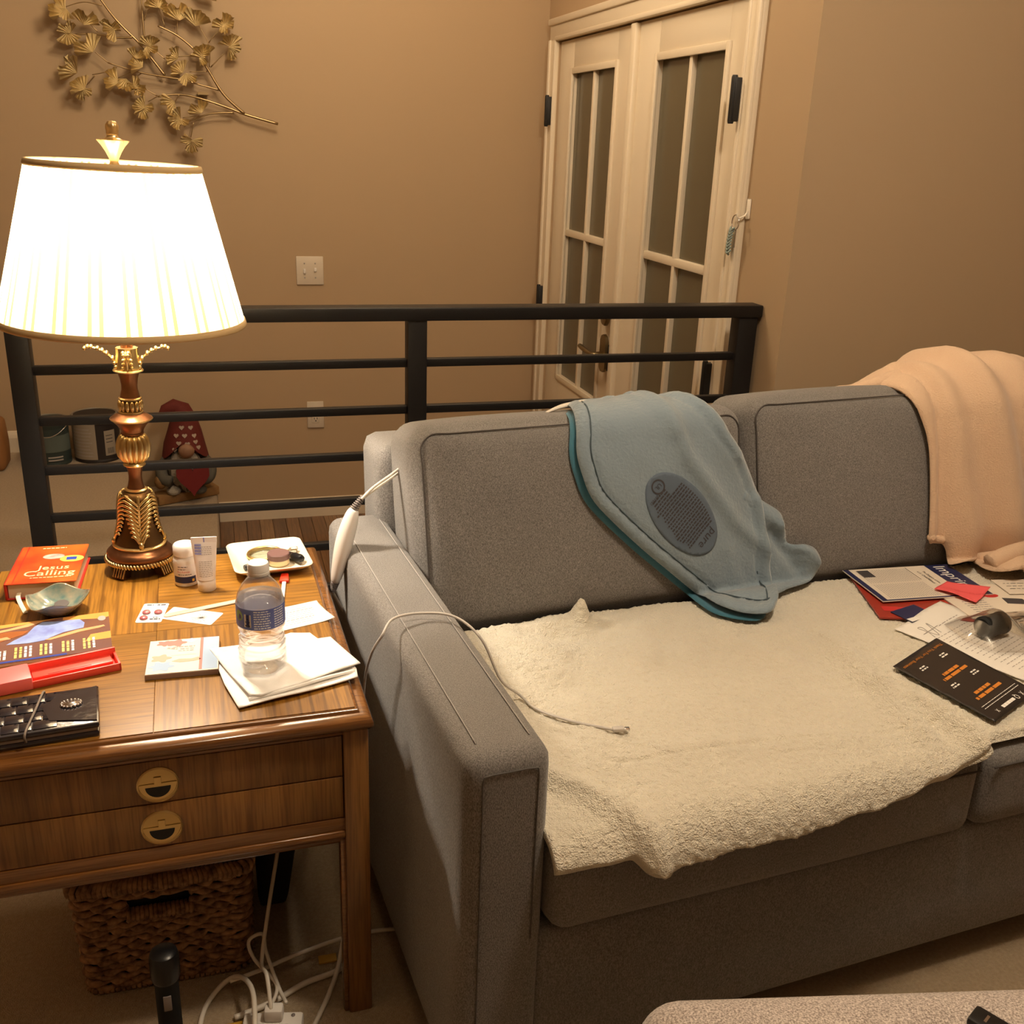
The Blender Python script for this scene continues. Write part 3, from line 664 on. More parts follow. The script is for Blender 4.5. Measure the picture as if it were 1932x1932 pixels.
def place_heart(x, z):
    ks = min(range(7), key=lambda k: abs((hat[k].z+hat[k+1].z)/2-z) if k < 4 else 9); t = max(0, min(1, (z-hat[ks].z)/(hat[ks+1].z-hat[ks].z))); r = hr[ks]*(1-t)+hr[ks+1]*t
    a = math.asin(max(-1, min(1, x/r))); Mx = T(0, 0, z) @ Rz(math.degrees(a)) @ T(0, -r-.001, 0) @ Rx(80) @ Rz(0)
    V, F = prism(hm, -.002, .0015); return [tuple(Mx @ Vector(p)) for p in V], F
for x, z in ((-.005, .325), (.03, .322), (-.028, .292), (.005, .292), (.042, .288), (-.02, .262), (.046, .262), (.014, .258), (-.038, .235), (.056, .238)):
    put('heart', place_heart(x, z), 'hearts_white', hb, world=False)
put('nose', ([(a+.008, b-.092, cc+.232) for a, b, cc in sphere(.030, 18, 12, (1.1, .8, 1))[0]], sphere(.030, 18, 12)[1]), 'nose_tan', gn, world=False, smooth=True)
hv, hf = prism(heart(.068), -.014, .014)
put('big_heart', ([tuple(T(.028, -.108, .122) @ Rx(84) @ Matrix.Scale(1.15, 4, (0, 1, 0)) @ Vector(p)) for p in hv], hf), 'heart_red', gn, world=False)

# ------------------------------------------------------------------ end table
ZT = .545; TW, TD = .584, .655
tb = thing('end_table', 'square wooden end table with two flush brass drawer pulls left of the sofa', 'end table', (.177, 1.226, 0), (0, 0, 1.5))
def ring_loft(rings):
    V = []; F = []
    for d, z in rings: V += [(-TW+d, d, z), (-d, d, z), (-d, TD-d, z), (-TW+d, TD-d, z)]
    for k in range(len(rings)-1):
        for i in range(4): j = (i+1) % 4; F.append((k*4+i, k*4+j, k*4+4+j, k*4+4+i))
    F.append((3, 2, 1, 0)); F.append(tuple(4*(len(rings)-1)+i for i in range(4))); return V, F
put('tabletop', ring_loft([(.012, .514), (.006, .516), (.003, .520), (.0, .524), (.0, .530), (.0025, .5345), (.007, .5375), (.013, .5385), (.0165, .5385), (.0185, .5415), (.021, .5435), (.024, .5435)]), 'table_edge_shaded', tb, world=False, smooth=50)
cx = -TW/2; cy = TD*.50
for (x0, x1, y0, y1, g) in ((-TW+.0225, cx, .0225, cy, 'table_wood_x'), (cx, -.0225, .0225, cy, 'table_wood_y'), (-TW+.0225, cx, cy, TD-.0225, 'table_wood_y'), (cx, -.0225, cy, TD-.0225, 'table_wood_x')):
    put('veneer_panel', box(x0+.0003, x1-.0003, y0+.0003, y1-.0003, .540, ZT, .0004, 1), g, tb, world=False, smooth=False)
lw = .036
for x0 in (-TW+.006, -.006-lw):
    for y0 in (.008, TD-.008-lw): put('leg', box(x0, x0+lw, y0, y0+lw, 0, .516, .003), 'table_wood_z_shaded', tb, world=False)
put('drawer_case', box(-TW+.02, -.02, .03, TD-.02, .362, .515), 'table_wood_z_shaded', tb, world=False, smooth=False)
put('front_rail', box(-TW+.04, -.04, .012, .032, .508, .516, .001), 'table_edge_shaded', tb, world=False)
put('front_rail', box(-TW+.04, -.04, .012, .032, .346, .368, .0015), 'table_edge_shaded', tb, world=False)
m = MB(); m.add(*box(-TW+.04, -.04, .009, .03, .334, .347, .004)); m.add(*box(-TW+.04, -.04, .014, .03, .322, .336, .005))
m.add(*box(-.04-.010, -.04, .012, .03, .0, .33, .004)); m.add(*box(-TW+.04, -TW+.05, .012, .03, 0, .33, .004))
put('inner_moulding', m, 'table_edge_shaded', tb, world=False)
m = MB(); m.add(*box(-.022, -.012, .03, TD-.03, .345, .515)); m.add(*box(-TW+.012, -TW+.022, .03, TD-.03, .345, .515)); put('side_apron', m, 'table_wood_z_shaded', tb, world=False, smooth=False)
put('shadow_gap', box(-TW+.038, -.038, .022, .03, .366, .510), 'drawer_gap', tb, world=False)
for z0, z1 in ((.4405, .5065), (.3695, .4385)):
    dr = put('drawer', box(-TW+.0435, -.0435, .0125, .03, z0, z1, .001), 'table_wood_z_shaded', tb, world=False)
    zc = (z0+z1)/2-.004; yy = .0125
    def fr(V, F): return [(x+cx, yy-z, y+zc) for x, y, z in V], F
    R0 = .0275
    pl = put('pull_plate', fr(*lathe([(.0, .0), (R0, .0), (R0, .0015), (R0-.002, .0028), (R0-.004, .002), (0, .002)], 40)), 'brass', dr, world=False)
    half = [(.0195*math.cos(math.radians(a)), .002+.0195*math.sin(math.radians(a))) for a in range(180, 361, 12)]
    put('recess', fr(*prism(half, .0018, .0023)), 'black_recess', pl, world=False)
    bail = [(.0245*math.cos(math.radians(a)), .0035+.0245*math.sin(math.radians(a))) for a in range(180, 361, 10)]+[(.0045, .0035), (.0045, .013), (-.0045, .013), (-.0045, .0035)]
    put('bail_groove', fr(*prism([(x*1.045, y*1.045+.0002) for x, y in bail], .0019, .0024)), 'brass_dark', pl, world=False)
    inn = [(.0165*math.cos(math.radians(a)), -.0012+.0165*math.sin(math.radians(a))) for a in range(180, 361, 10)]
    bm_ = MB(); bm_.add(*prism(bail, .0022, .0036)); put('bail', fr(bm_.v, bm_.f), 'brass', pl, world=False)
    put('finger_hole', fr(*prism(inn, .0034, .0038)), 'black_recess', pl, world=False)

# ------------------------------------------------------------------ table lamp
LX, LY = -.161, 1.811
lp = thing('table_lamp', 'ornate bronze and gold table lamp with lit pleated cream shade on the end table', 'lamp', (LX, LY, ZT+.0018), (0, 1.5, 0))
def L(name, VF, m, smooth=40, parent=None): return put(name, VF, m, parent or lp, smooth, world=False)
for q in range(4):
    a = 45+90*q+8; M = Rz(a)
    f = MB(); f.add(*prism([(-.012, 0), (.012, 0), (.012, .012), (-.012, .012)], 0, 0)) if False else None
    P = [(.042, .0), (.060, .0), (.058, .006), (.054, .012), (.05, .022), (.036, .022)]
    V = []; F = []; n = len(P)
    for s in (-.0125, .0125): V += [(x, s, z) for x, z in P]
    F = [tuple(range(n)), tuple(range(2*n-1, n-1, -1))]+[(i, n+i, n+(i+1) % n, (i+1) % n) for i in range(n)]
    fo = L('foot', ([tuple(M @ Vector(p)) for p in V], F), 'lamp_antique', False)
    g = MB()
    for j in range(5): g.add(*tube([tuple(M @ Vector(p)) for p in ((.0605, -.0105+j*.00525, .002), (.0575, -.0105+j*.00525, .009), (.053, -.0105+j*.00525, .019))], .0015, 6, 3))
    L('flute', g, 'lamp_gold', True, fo)
L('base', lathe([(0, .018), (.054, .018), (.0575, .0205), (.0575, .0235), (.055, .027), (.0575, .031), (.057, .036), (.052, .0415), (.0475, .0445), (.046, .048), (.044, .0485), (.0, .0485)], 56), 'lamp_bronze')
rope = MB()
for i in range(64):
    a = 2*PI*i/64; rope.add([tuple(Rz(math.degrees(a)) @ T(.0585, 0, .0235) @ Rx(28) @ Vector(p)) for p in sphere(.0052, 6, 5, (.7, .48, 1.05))[0]], sphere(.0052, 6, 5)[1])
L('rope_band', rope, 'lamp_gold', True)
L('collar', lathe([(.042, .0475), (.0465, .049), (.0465, .0515), (.043, .053), (.040, .053)], 48), 'lamp_gold')
bell = [(.0415, .0525), (.0400, .058), (.0362, .068), (.0325, .080), (.0305, .095), (.0303, .11), (.0303, .124), (.0288, .136), (.0245, .1455), (.018, .150), (.0, .150)]
L('bell', lathe(bell, 48), 'lamp_antique')
def bell_r(z):
    for (r0, z0), (r1, z1) in zip(bell, bell[1:]):
        if z0 <= z <= z1 and z1 > z0: return r0+(r1-r0)*(z-z0)/(z1-z0)
    return .02
def on_bell(a, z, o): r = bell_r(z)+o; return (r*math.cos(a), r*math.sin(a), z)
for q in range(4):                                                     # acanthus leaves, each with a rib and veins
    a0 = math.radians(-82+90*q)
    lf = L('acanthus_leaf', tube([on_bell(a0, z, .0015) for z in (.146, .13, .11, .09, .072, .058)], lambda t: .0026*(1-.3*t), 7, 5), 'lamp_gold', True)
    ve = MB()
    for k in range(10):
        z = .133-k*.0078
        for s in (-1, 1):
            sp = (.92-.05*k)*(.0303/bell_r(max(.056, z)))
            ve.add(*tube([on_bell(a0+s*.03, max(.056, z-.004), .0020), on_bell(a0+s*sp*.5, z+.008, .0040), on_bell(a0+s*sp*.9, min(.146, z+.0125), .0034), on_bell(a0+s*sp*1.04, z+.009, .0014)], lambda t: .0021+.0009*math.sin(PI*t), 6, 4))
    ve.add([tuple(Vector(on_bell(a0, .0575, .002))+Vector(p)) for p in sphere(.005, 8, 6, (1, 1, 1.4))[0]], sphere(.005, 8, 6)[1])
    L('vein', ve, 'lamp_gold', True, lf)
L('lower_ring', lathe([(.0165, .1495), (.0195, .151), (.0195, .153), (.0165, .1545)], 36), 'lamp_gold')
L('lower_neck', lathe([(.0155, .1535), (.0138, .158), (.0115, .170), (.0112, .178), (.0125, .188), (.0145, .1945), (.0145, .197)], 36), 'lamp_bronze')
L('middle_ring', lathe([(.0145, .1955), (.0185, .1965), (.0192, .1985), (.0175, .201), (.0165, .2025)], 36), 'lamp_gold')
fl_ = lambda r, a, z: r*(1+.15*abs(math.sin(8*a))**.7-.09)
L('melon', lathe([(.0155, .2015), (.0205, .2065), (.0255, .214), (.0278, .2255), (.0276, .234), (.0255, .2435), (.0218, .2505), (.0175, .2545)], 96, fl_), 'lamp_gold', 60)
L('cup', lathe([(.0185, .2535), (.0195, .2560), (.0185, .258), (.0195, .262), (.0245, .2705), (.032, .278), (.0352, .2805), (.0352, .2822), (.031, .2855), (.024, .2895), (.0195, .2925)], 48), 'lamp_bronze')
L('disc_rim', lathe([(.0348, .2798), (.0358, .2812), (.0350, .2826), (.034, .2826)], 48, caps=False), 'lamp_gold')
L('bead_lower_ring', lathe([(.0185, .2915), (.0205, .2925), (.0205, .2945), (.0185, .2955)], 36), 'lamp_gold')
L('bead_core', lathe([(.0175, .295), (.0182, .302), (.0178, .312), (.0165, .317)], 36), 'lamp_antique')
bd = MB()
for i in range(14):
    a = 2*PI*i/14; bd.add([(p[0]+.0176*math.cos(a), p[1]+.0176*math.sin(a), p[2]+.3055) for p in sphere(.0044, 10, 8, (.85, .85, 2.1))[0]], sphere(.0044, 10, 8)[1])
L('bead_band', bd, 'lamp_gold', True)
L('bead_upper_ring', lathe([(.0165, .3145), (.0192, .316), (.0192, .318), (.017, .3195)], 36), 'lamp_gold')
L('upper_neck', lathe([(.0168, .3185), (.0155, .324), (.0134, .333), (.0132, .341), (.0148, .352), (.0175, .361), (.0185, .3645)], 40), 'lamp_bronze')
L('upper_ring', lathe([(.018, .363), (.0245, .3645), (.0252, .3665), (.0235, .3685), (.020, .369)], 40), 'lamp_gold')
L('leaf_cup', lathe([(.0195, .3685), (.0205, .374), (.0185, .386), (.0175, .398), (.0178, .405), (.0, .405)], 40, lambda r, a, z: r*(1+.05*math.sin(10*a))), 'lamp_gold', 60)
for q in range(4):
    M = Rz(2+90*q)
    lf = MB(); pts = [(.019, 0, .372), (.024, 0, .386), (.036, 0, .397), (.05, 0, .404), (.062, 0, .4055), (.067, 0, .402)]
    lf.add(*tube([tuple(M @ Vector(p)) for p in pts], lambda t: .0075*(1-.55*t), 8, 5, flat=.35))
    for i in range(9):
        t = i/8; c0 = crom(pts, 4)[int(t*(4*5-1))]
        for s in (-1, 1): lf.add([tuple(M @ (c0+Vector((0, s*.0068*(1-.5*t), .001))+Vector(p))) for p in sphere(.0034, 8, 6)[0]], sphere(.0034, 8, 6)[1])
    L('curled_leaf', lf, 'lamp_gold', True)
L('stem', lathe([(.010, .404), (.010, .50), (.014, .505), (.014, .54), (.0, .542)], 20), 'lamp_bronze')
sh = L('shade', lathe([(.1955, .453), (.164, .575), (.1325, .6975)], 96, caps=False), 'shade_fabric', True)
for r, z, h in ((.1955, .453, .010), (.1325, .698, .009)):
    n = .2245*(1 if z < .5 else -1)
    L('shade_trim', lathe([(r-.002, z-h*.5), (r+.0012, z-h*.62), (r+.003, z-h*.3), (r+.0028-.0022*h/.01, z+h*.5), (r-.001-.0022, z+h*.55), (r-.003, z)], 96, caps=False), 'shade_trim', True, sh)
sp_ = MB()
for q in range(3): sp_.add(*tube([tuple(Rz(120*q+20) @ Vector(p)) for p in ((.006, 0, .690), (.07, 0, .688), (.131, 0, .696))], .0015, 6, 3))
L('spider', sp_, 'brass_dark', True, sh)
hp = MB()
for s in (-1, 1): hp.add(*tube([(0, s*.012, .52), (0, s*.05, .56), (0, s*.045, .64), (0, s*.004, .690)], .0015, 6, 5))
L('harp', hp, 'brass_dark', True)
L('bulb', lathe([(.0, .618), (.018, .613), (.029, .595), (.030, .58), (.022, .560), (.014, .548), (.013, .54), (.0, .54)], 24), 'bulb_lit', True)
fin = L('finial', lathe([(.0, .689), (.008, .690), (.0085, .698), (.0065, .703), (.0075, .708), (.012, .718), (.017, .727), (.0225, .7345), (.0228, .7355), (.014, .737), (.009, .740), (.0085, .743), (.0, .743)], 32, lambda r, a, z: r*(1+(.10*max(0, (z-.71)/.025)*math.cos(6*a) if z < .7365 else 0))), 'finial_gold', 60)
L('finial_knob', lathe([(.0, .7425), (.0085, .743), (.0092, .7455), (.0085, .7475), (.0098, .752), (.0095, .758), (.006, .7635), (.0, .7645)], 32, lambda r, a, z: r*(1+.05*math.sin(8*a))), 'finial_gold', 60, fin)
ld = bpy.data.lights.new('lamp_bulb_light', 'POINT'); ld.energy = LAMP_W; ld.color = LAMP_COL; ld.shadow_soft_size = .035
lo = bpy.data.objects.new('lamp_bulb_light', ld); COL.objects.link(lo); lo.parent = lp; lo.location = (0, 0, .585)
MATS['bulb_lit'].node_tree.nodes['Principled BSDF'].inputs['Emission Strength'].default_value = 20

# ------------------------------------------------------------------ things on the end table
Rn = random.Random(3)
def local(name, lab, cat, x, y, yaw=0, z=ZT, group=None): return thing(name, lab, cat, (x, y, z), (0, 0, yaw), group)
def P(name, VF, m, parent, smooth=35, M=None): return put(name, VF, m, parent, smooth, world=False, M=M)

# red hardback book
bk = local('book', 'orange-red hardback devotional book at the back left of the end table', 'book', -.312, 1.793, -1.5)
w_, h_, t_ = .112, .168, .030
P('back_cover', box(-w_/2, w_/2, -h_/2, h_/2, 0, .0028, .001, 1), 'book_red', bk)
P('page_block', box(-w_/2+.004, w_/2-.004, -h_/2+.004, h_/2-.004, .0028, t_-.0028), 'page_edges', bk, False)
fc = P('front_cover', box(-w_/2, w_/2, -h_/2, h_/2, t_-.0028, t_, .001, 1), 'book_cover', bk)
P('spine', tube([(-w_/2, -h_/2, t_/2), (-w_/2, h_/2, t_/2)], .0149, 14, 2, flat=1.0) if False else box(-w_/2-.002, -w_/2+.003, -h_/2, h_/2, 0, t_, .0024), 'book_red', bk)
P('hinge_groove', box(-w_/2+.0105, -w_/2+.0125, -h_/2+.001, h_/2-.001, t_-.0004, t_+.0002), 'book_red', fc)
m = MB(); m.add(*text('Jesus', .022, .052), T(.012, -.022, t_+.0004)); m.add(*text('Calling', .03, .082), T(.008, -.046, t_+.0004)); P('title', m, 'ink_cream', fc, False)
m = MB(); m.add(*bars(-.02, .02, .070, .004, Rn, .3, .006), T(0, 0, t_+.0004)); m.add(*bars(-.02, .045, -.064, .0022, Rn, .3, .006), T(0, 0, t_+.0004)); P('small_print', m, 'ink_cream', fc, False)
P('photo_oval', prism(ell(.004, .030, .018, .012), t_, t_+.0004), 'photo_grey', fc, False)
P('round_sticker', prism(ell(.036, .016, .020, .015), t_, t_+.0005), 'sticker_yellow', fc, False)
P('sticker_square', prism([(.027, .0095), (.044, .0095), (.044, .0225), (.027, .0225)], t_, t_+.0008), 'ink_blue', fc, False)
P('ribbon', tube([(-.035, -.076, .012), (-.036, -.09, .009), (-.030, -.105, .002), (-.016, -.142, .0015)], .0034, 6, 6, flat=.12), 'ribbon_cream', bk)

# wavy glazed dish
ds = local('trinket_dish', 'small wavy-rimmed glazed blue-green dish in front of the red book', 'dish', -.281, 1.648, 20)
def wob(r, a, z): return r*(1+(.055*math.cos(3*a+.2)+.03*math.cos(2*a))*min(1, z/.026))
def dishVF(prof):
    V, F = lathe(prof, 60, wob, caps=False); V = [(x, y, z+(.0042*math.cos(4*math.atan2(y, x)+1.3))*max(0, z/.026)**2) for x, y, z in V]; return V, F
P('bowl', dishVF([(.0005, .0), (.022, .0), (.024, .002), (.034, .011), (.044, .022), (.0475, .0275), (.0475, .0288), (.0455, .0285)]), 'dish_glaze', ds, 60)
P('glazed_inside', dishVF([(.0455, .0285), (.041, .022), (.030, .011), (.018, .006), (.0005, .0055)]), 'dish_inside', ds, 60)
cn = tag(put('coin', lathe([(.0, 0), (.011, 0), (.0115, .0009), (.0112, .0018), (.0, .0018)], 28), 'coin_grey', None, M=T(-.276, 1.652, ZT+.0125) @ Rx(6)), 'grey disc lying in the wavy blue-green dish', 'coin')

# digest magazine with a woman on the cover (its head end points left)
mg = local('magazine', 'glossy digest magazine with a woman in a blue dress at the left table edge', 'magazine', -.292, 1.543, 7.0)
W, H = .198, .136
P('pages', box(-W/2, W/2, -H/2, H/2, 0, .0048, .0006, 1), 'page_edges', mg); cv = P('cover', box(-W/2, W/2, -H/2, H/2, .0048, .0054), 'mag_cover', mg, False)
zc = .0056
def lay(poly, m, name, dz=0): return P(name, prism(poly, .0053, zc+dz), m, cv, False)
lay([(-W/2, .052), (-.02, .060), (.03, .068), (-W/2, .068)], 'print_orange', 'lamp_print'); lay([(.03, .058), (.085, .046), (.099, .05), (.099, .068), (.03, .068)], 'print_orange', 'lamp_print'); lay([(.062, -.03), (.099, -.03), (.099, -.005), (.07, -.008)], 'print_orange', 'lamp_print')
lay([(-.099, .030), (-.06, .040), (-.02, .050), (.0, .062), (-.012, .063), (-.05, .050), (-.099, .042)], 'skin_print', 'arm_print', .0001)
lay([(-.050, -.006), (-.040, .006), (-.022, .022), (-.012, .046), (.0, .060), (.02, .056), (.055, .053), (.062, .038), (.060, .020), (.03, .012), (.012, .0), (.003, -.008), (-.02, -.010)], 'dress_blue', 'dress_print', .0002)
lay([(.004, -.006), (.03, .006), (.052, .015), (.075, .018), (.090, .020), (.092, .015), (.082, .011), (.055, .006), (.03, -.003), (.012, -.009)], 'skin_print', 'arm_print', .0003)
lay([(-.095, .030), (-.075, .036), (-.045, .040), (-.02, .034), (-.028, .022), (-.045, .014), (-.06, .006), (-.085, .004), (-.096, .012)], 'hair_print', 'hair_print', .00025)
lay(ell(-.080, .0185, .015, .0105, 20, 8), 'skin_print', 'face_print', .0004); lay([(-.066, .018), (-.05, .022), (-.044, .012), (-.062, .012)], 'skin_print', 'neck_print', .0003)
fc_ = MB(); fc_.add(*prism(ell(-.084, .0225, .0014, .0011, 8), .0053, zc+.0006)); fc_.add(*prism(ell(-.084, .0150, .0014, .0011, 8), .0053, zc+.0006)); fc_.add(*prism(ell(-.074, .0185, .0010, .0026, 8), .0053, zc+.0006)); P('face_features', fc_, 'hair_print', cv, False)
for cxx, n in ((-.085, 6), (-.036, 4), (-.001, 3), (.030, 3), (.060, 3)):                       # cover lines, set sideways
    for i in range(n):
        V, F = bars(0, .030 if n > 4 else .036, 0, .0036, Rn, .22, .009); P('cover_line', MB().add(V, F, T(cxx+i*.0068, -.056, zc+.0003) @ Rz(90)), 'ink_gold' if i < 2 else 'ink_white', cv, False)
P('blue_strip', prism([(-.06, -.0665), (.035, -.0665), (.035, -.062), (-.06, -.062)], .005, zc+.0002), 'ink_blue', cv, False); lay(ell(.088, .046, .006, .009), 'ink_grey', 'round_print', .0002)

# coral plastic case with open tray end
cs = local('plastic_case', 'long coral plastic case with its lid slid half off beside the magazine', 'case', -.268, 1.420, 15.5)
tr = MB(); tr.add(*box(-.10, .098, -.0225, .0225, 0, .004, .0015)); tr.add(*box(-.10, .098, -.0225, -.0195, .0, .012, .0012)); tr.add(*box(-.10, .098, .0185, .0225, .0, .019, .0012)); tr.add(*box(.094, .098, -.0225, .0225, 0, .012, .0012)); tr.add(*box(-.02, .09, -.004, .0205, .0035, .0085, .0015))
P('tray', tr, 'coral_plastic', cs); P('lid', box(-.104, -.022, -.0245, .0245, .0, .0205, .003), 'coral_light', cs); P('slot', box(.0, .06, -.0025, -.0008, .0084, .0088), 'mag_red', cs, False)

# black crocodile wallet with elastic band
wl = local('wallet', 'black crocodile-pattern wallet with elastic band and silver clasp at the table front', 'wallet', -.286, 1.286, 5.5)
W, H = .20, .100
P('back_panel', box(-W/2, W/2, -H/2, H/2, 0, .009, .003), 'wallet_black', wl); P('liner', box(-W/2+.002, W/2-.002, -H/2+.002, H/2-.002, .0085, .0135, .001), 'ink_grey', wl)
fp = P('front_flap', box(-W/2-.001, W/2+.001, -H/2-.001, H/2+.001, .013, .022, .0035), 'wallet_black', wl)
for r in range(4):
    x = -.098-.01*Rn.random()
    while x < .05:
        l = .015+.016*Rn.random(); y0 = -.0465+r*.0233
        P('scale', box(max(x, -.0985), min(x+l, .056)-.0015, y0+.0006*Rn.random(), y0+.0216, .0213, .0232+.0004*Rn.random(), .0007, 2), 'wallet_black', fp); x += l
P('clasp_flap', prism([(.040, -.03), (.098, -.046), (.098, .046), (.048, .034), (.03, .005)], .0215, .0238), 'wallet_black', wl)
cl_ = MB(); cl_.add(*prism(ell(.066, .004, .0115, .0085), .0235, .0268))
for i in range(16): a = 2*PI*i/16; cl_.add([(p[0]+.066+.0125*math.cos(a), p[1]+.004+.0095*math.sin(a), p[2]+.0255) for p in sphere(.002, 8, 6)[0]], sphere(.002, 8, 6)[1])
P('clasp', cl_, 'silver', wl, True)
P('elastic_band', tube([(.012, -H/2-.003, .010), (.012, -H/2-.002, .0225), (.022, 0, .0248), (.030, H/2+.001, .0232), (.030, H/2+.003, .010)], .0016, 8, 6), 'elastic_brown', wl, True)

# blister pack, card, emery board, receipt, red-handled stick
bp = local('blister_pack', 'white blister pack of pink tablets on the end table', 'blister pack', -.133, 1.614, -9)
P('card', prism(rounded(.041, .072, .004), 0, .0008), 'foil_white', bp, False)
for i in range(2):
    for j in range(3):
        if (i, j) == (1, 0): continue
        if j < 2: 
            b_ = P('blister', lathe([(.0075, .0008), (.007, .0035), (.0055, .005), (0, .0053)], 18), 'lens_glass', bp, True, T(-.0095+i*.019, -.022+j*.021, 0)); P('tablet', lathe([(.0, .0009), (.0062, .0012), (.0062, .0035), (.0, .0042)], 18), 'pill_pink', b_, True, T(-.0095+i*.019, -.022+j*.021, 0))
m = MB(); m.add(*bars(-.015, -.004, .030, .004, Rn, .2, .006), T(0, 0, .001)); m.add(*bars(.002, .016, .030, .004, Rn, .2, .006), T(0, 0, .001)); m.add(*bars(.0, .017, -.024, .004, Rn, .2, .005), T(0, 0, .001)); m.add(*bars(.004, .014, -.018, .003, Rn, .2, .005), T(0, 0, .001)); P('print', m, 'ink_dark', bp, False)
cdp = local('note_card', 'small white card with a star-burst scribble under the emery board', 'card', -.070, 1.590, -27)
P('paper', prism(rounded(.090, .046, .003), 0, .0006), 'paper_white', cdp, False)
m = MB()
for i in range(15):
    a = 2*PI*i/15+.1; l = .007+.010*Rn.random(); m.add(*box(.0, l, -.0003, .0003, 0, .0002), T(.018, -.003, .0007) @ Rz(math.degrees(a)))
P('scribble', m, 'ink_dark', cdp, False); m = MB()
for i in range(3): m.add(*bars(-.04, -.006, -.002-i*.006, .0008, Rn, .3, .004), T(0, 0, .0008))
m.add(*bars(-.04, .04, .018, .0012, Rn, .2, .006), T(0, 0, .0008)); P('print', m, 'ink_grey', cdp, False)
eb = local('emery_board', 'long tan emery board lying across the white card', 'nail file', -.048, 1.6155, 16.5)
P('core', prism(rounded(.140, .0125, .006), .0009, .0019), 'paper_warm', eb, False); P('grit', prism(rounded(.139, .0118, .0058), .0019, .0024), 'emery_tan', eb, False)
rc = local('receipt', 'printed white paper slip beside the water bottle near the table edge', 'receipt', .099, 1.553, 17)
def curlf(x, y, o, d): return (x, y, .0006+o+.0035*max(0, (x-.02)/.03)**2*max(0, (-y)/.04)+.002*max(0, (y-.02)/.02)**2)
P('paper', sheet([(-.05, -.039), (.05, -.039), (.05, .039), (-.05, .039)], .006, curlf, lambda d: .0003, False), 'paper_white', rc, True)
m = MB()
for i in range(8): 
    V, F = bars(-.03, .034-.02*Rn.random(), .026-i*.0072, .0028 if i in (1, 5) else .0016, Rn, .25, .006); m.add([(x, y, curlf(x, y, .0004, 1)[2]) for x, y, z in V], F)
P('print', m, 'ink_grey', rc, False)
rt = local('scraper', 'thin white stick with a red plastic head beside the bottle', 'tool', .0835, 1.665, -6.5)
P('stick', box(-.0035, .0035, -.06, .035, .001, .004, .0008), 'white_plastic', rt); P('head', (lambda V, F: ([(x*(1+.35*max(0, (.06-y)/.035)) if y < .06 else x, y, z) for x, y, z in V], F))(*box(-.0065, .0065, .028, .062, .0005, .006, .0015)), 'red_plastic', rt)

# pill bottle
pb = local('pill_bottle', 'white pill bottle with printed label right of the lamp base', 'pill bottle', -.080, 1.729, 0)
P('bottle', lathe([(0, 0), (.019, 0), (.0205, .002), (.0205, .046), (.0195, .051), (.0165, .0545), (.0165, .060)], 40), 'white_plastic', pb)
P('cap', lathe([(.019, .0565), (.0195, .058), (.0195, .072), (.0175, .0755), (.0, .0765)], 40, lambda r, a, z: r*(1+(.012*math.cos(40*a) if .056 < z < .073 else 0))), 'white_plastic', pb)
lb = P('label', lathe([(.0208, .007), (.0208, .043)], 40, caps=False), 'tube_white', pb, True)
P('label_band', arc_patch(.0211, -155, -40, .008, .020, 14), 'ink_navy', lb, True)
P('yellow_mark', arc_patch(.0213, -62, -50, .010, .015, 3), 'sticker_yellow', lb, True)
def cyl_text(VF, r, z, a0=-90): return [(r*math.cos(math.radians(a0)+x/r), r*math.sin(math.radians(a0)+x/r), z+y) for x, y, q in VF[0]], VF[1]
m = MB(); m.add(*cyl_text(text('Pain Reliever', .004, .022), .0212, .029, -100)); P('print', m, 'ink_red', lb, False)
m = MB()
for z, a in ((.0385, 22), (.024, 30), (.034, 18)): m.add(*cyl_text(bars(-.012, -.012+a*.0008, 0, .0013, Rn, .25, .004), .0212, z, -95))
P('print', m, 'ink_dark', lb, False)
# lotion tube standing on its cap
lt = local('lotion_tube', 'upright white lotion tube standing on its cap beside the pill bottle', 'tube', -.0455, 1.695, -4)
P('cap', lathe([(0, 0), (.0145, 0), (.0155, .0015), (.0155, .020), (.0145, .0215), (0, .0215)], 36), 'white_plastic', lt)
V = []; F = []; n = 36; K = 12
for k in range(K+1):
    t = k/K; rx = .0155+(.0215-.0155)*t; ry = .0155*(1-t)**.8+.0007
    for i in range(n): a = 2*PI*i/n; V.append((rx*math.cos(a), ry*math.sin(a), .022+.068*t))
for k in range(K):
    for i in range(n): F.append((k*n+i, k*n+(i+1) % n, (k+1)*n+(i+1) % n, (k+1)*n+i))
F.append(tuple(range(n))[::-1]); F.append(tuple(K*n+i for i in range(n)))
tbdy = P('tube', (V, F), 'tube_white', lt, 60)
P('crimp', box(-.0217, .0217, -.0009, .0009, .0885, .0985, .0005, 1), 'tube_white', lt)
def tub(VF, e=.0004):
    out = []
    for x, y, q in VF[0]:
        t = max(0, min(1, (y-.022)/.068)); rx = .0155+.006*t; ry = .0155*(1-t)**.8+.0007; s = max(-1, min(1, x/rx)); out.append((x, -ry*math.sqrt(max(0, 1-s*s))-e, y))
    return out, VF[1]
m = MB()
for i in range(17):
    y = .030+i*.0032
    if .058 < y < .066: continue
    m.add(*tub(bars(-.010, .012, y, .0010, Rn, .25, .0035)))
P('print', m, 'ink_grey', tbdy, False)
P('crimp_mark', box(-.001, .001, -.0013, -.0008, .089, .098), 'tube_blue', lt, False)
m = MB()
for i in range(4): m.add(*tub(flat([(-.016, .068+i*.005), (-.005, .068+i*.005), (-.005, .0715+i*.005), (-.016, .0715+i*.005)]), .0006))
P('blue_stripe', m, 'tube_blue', tbdy, False)

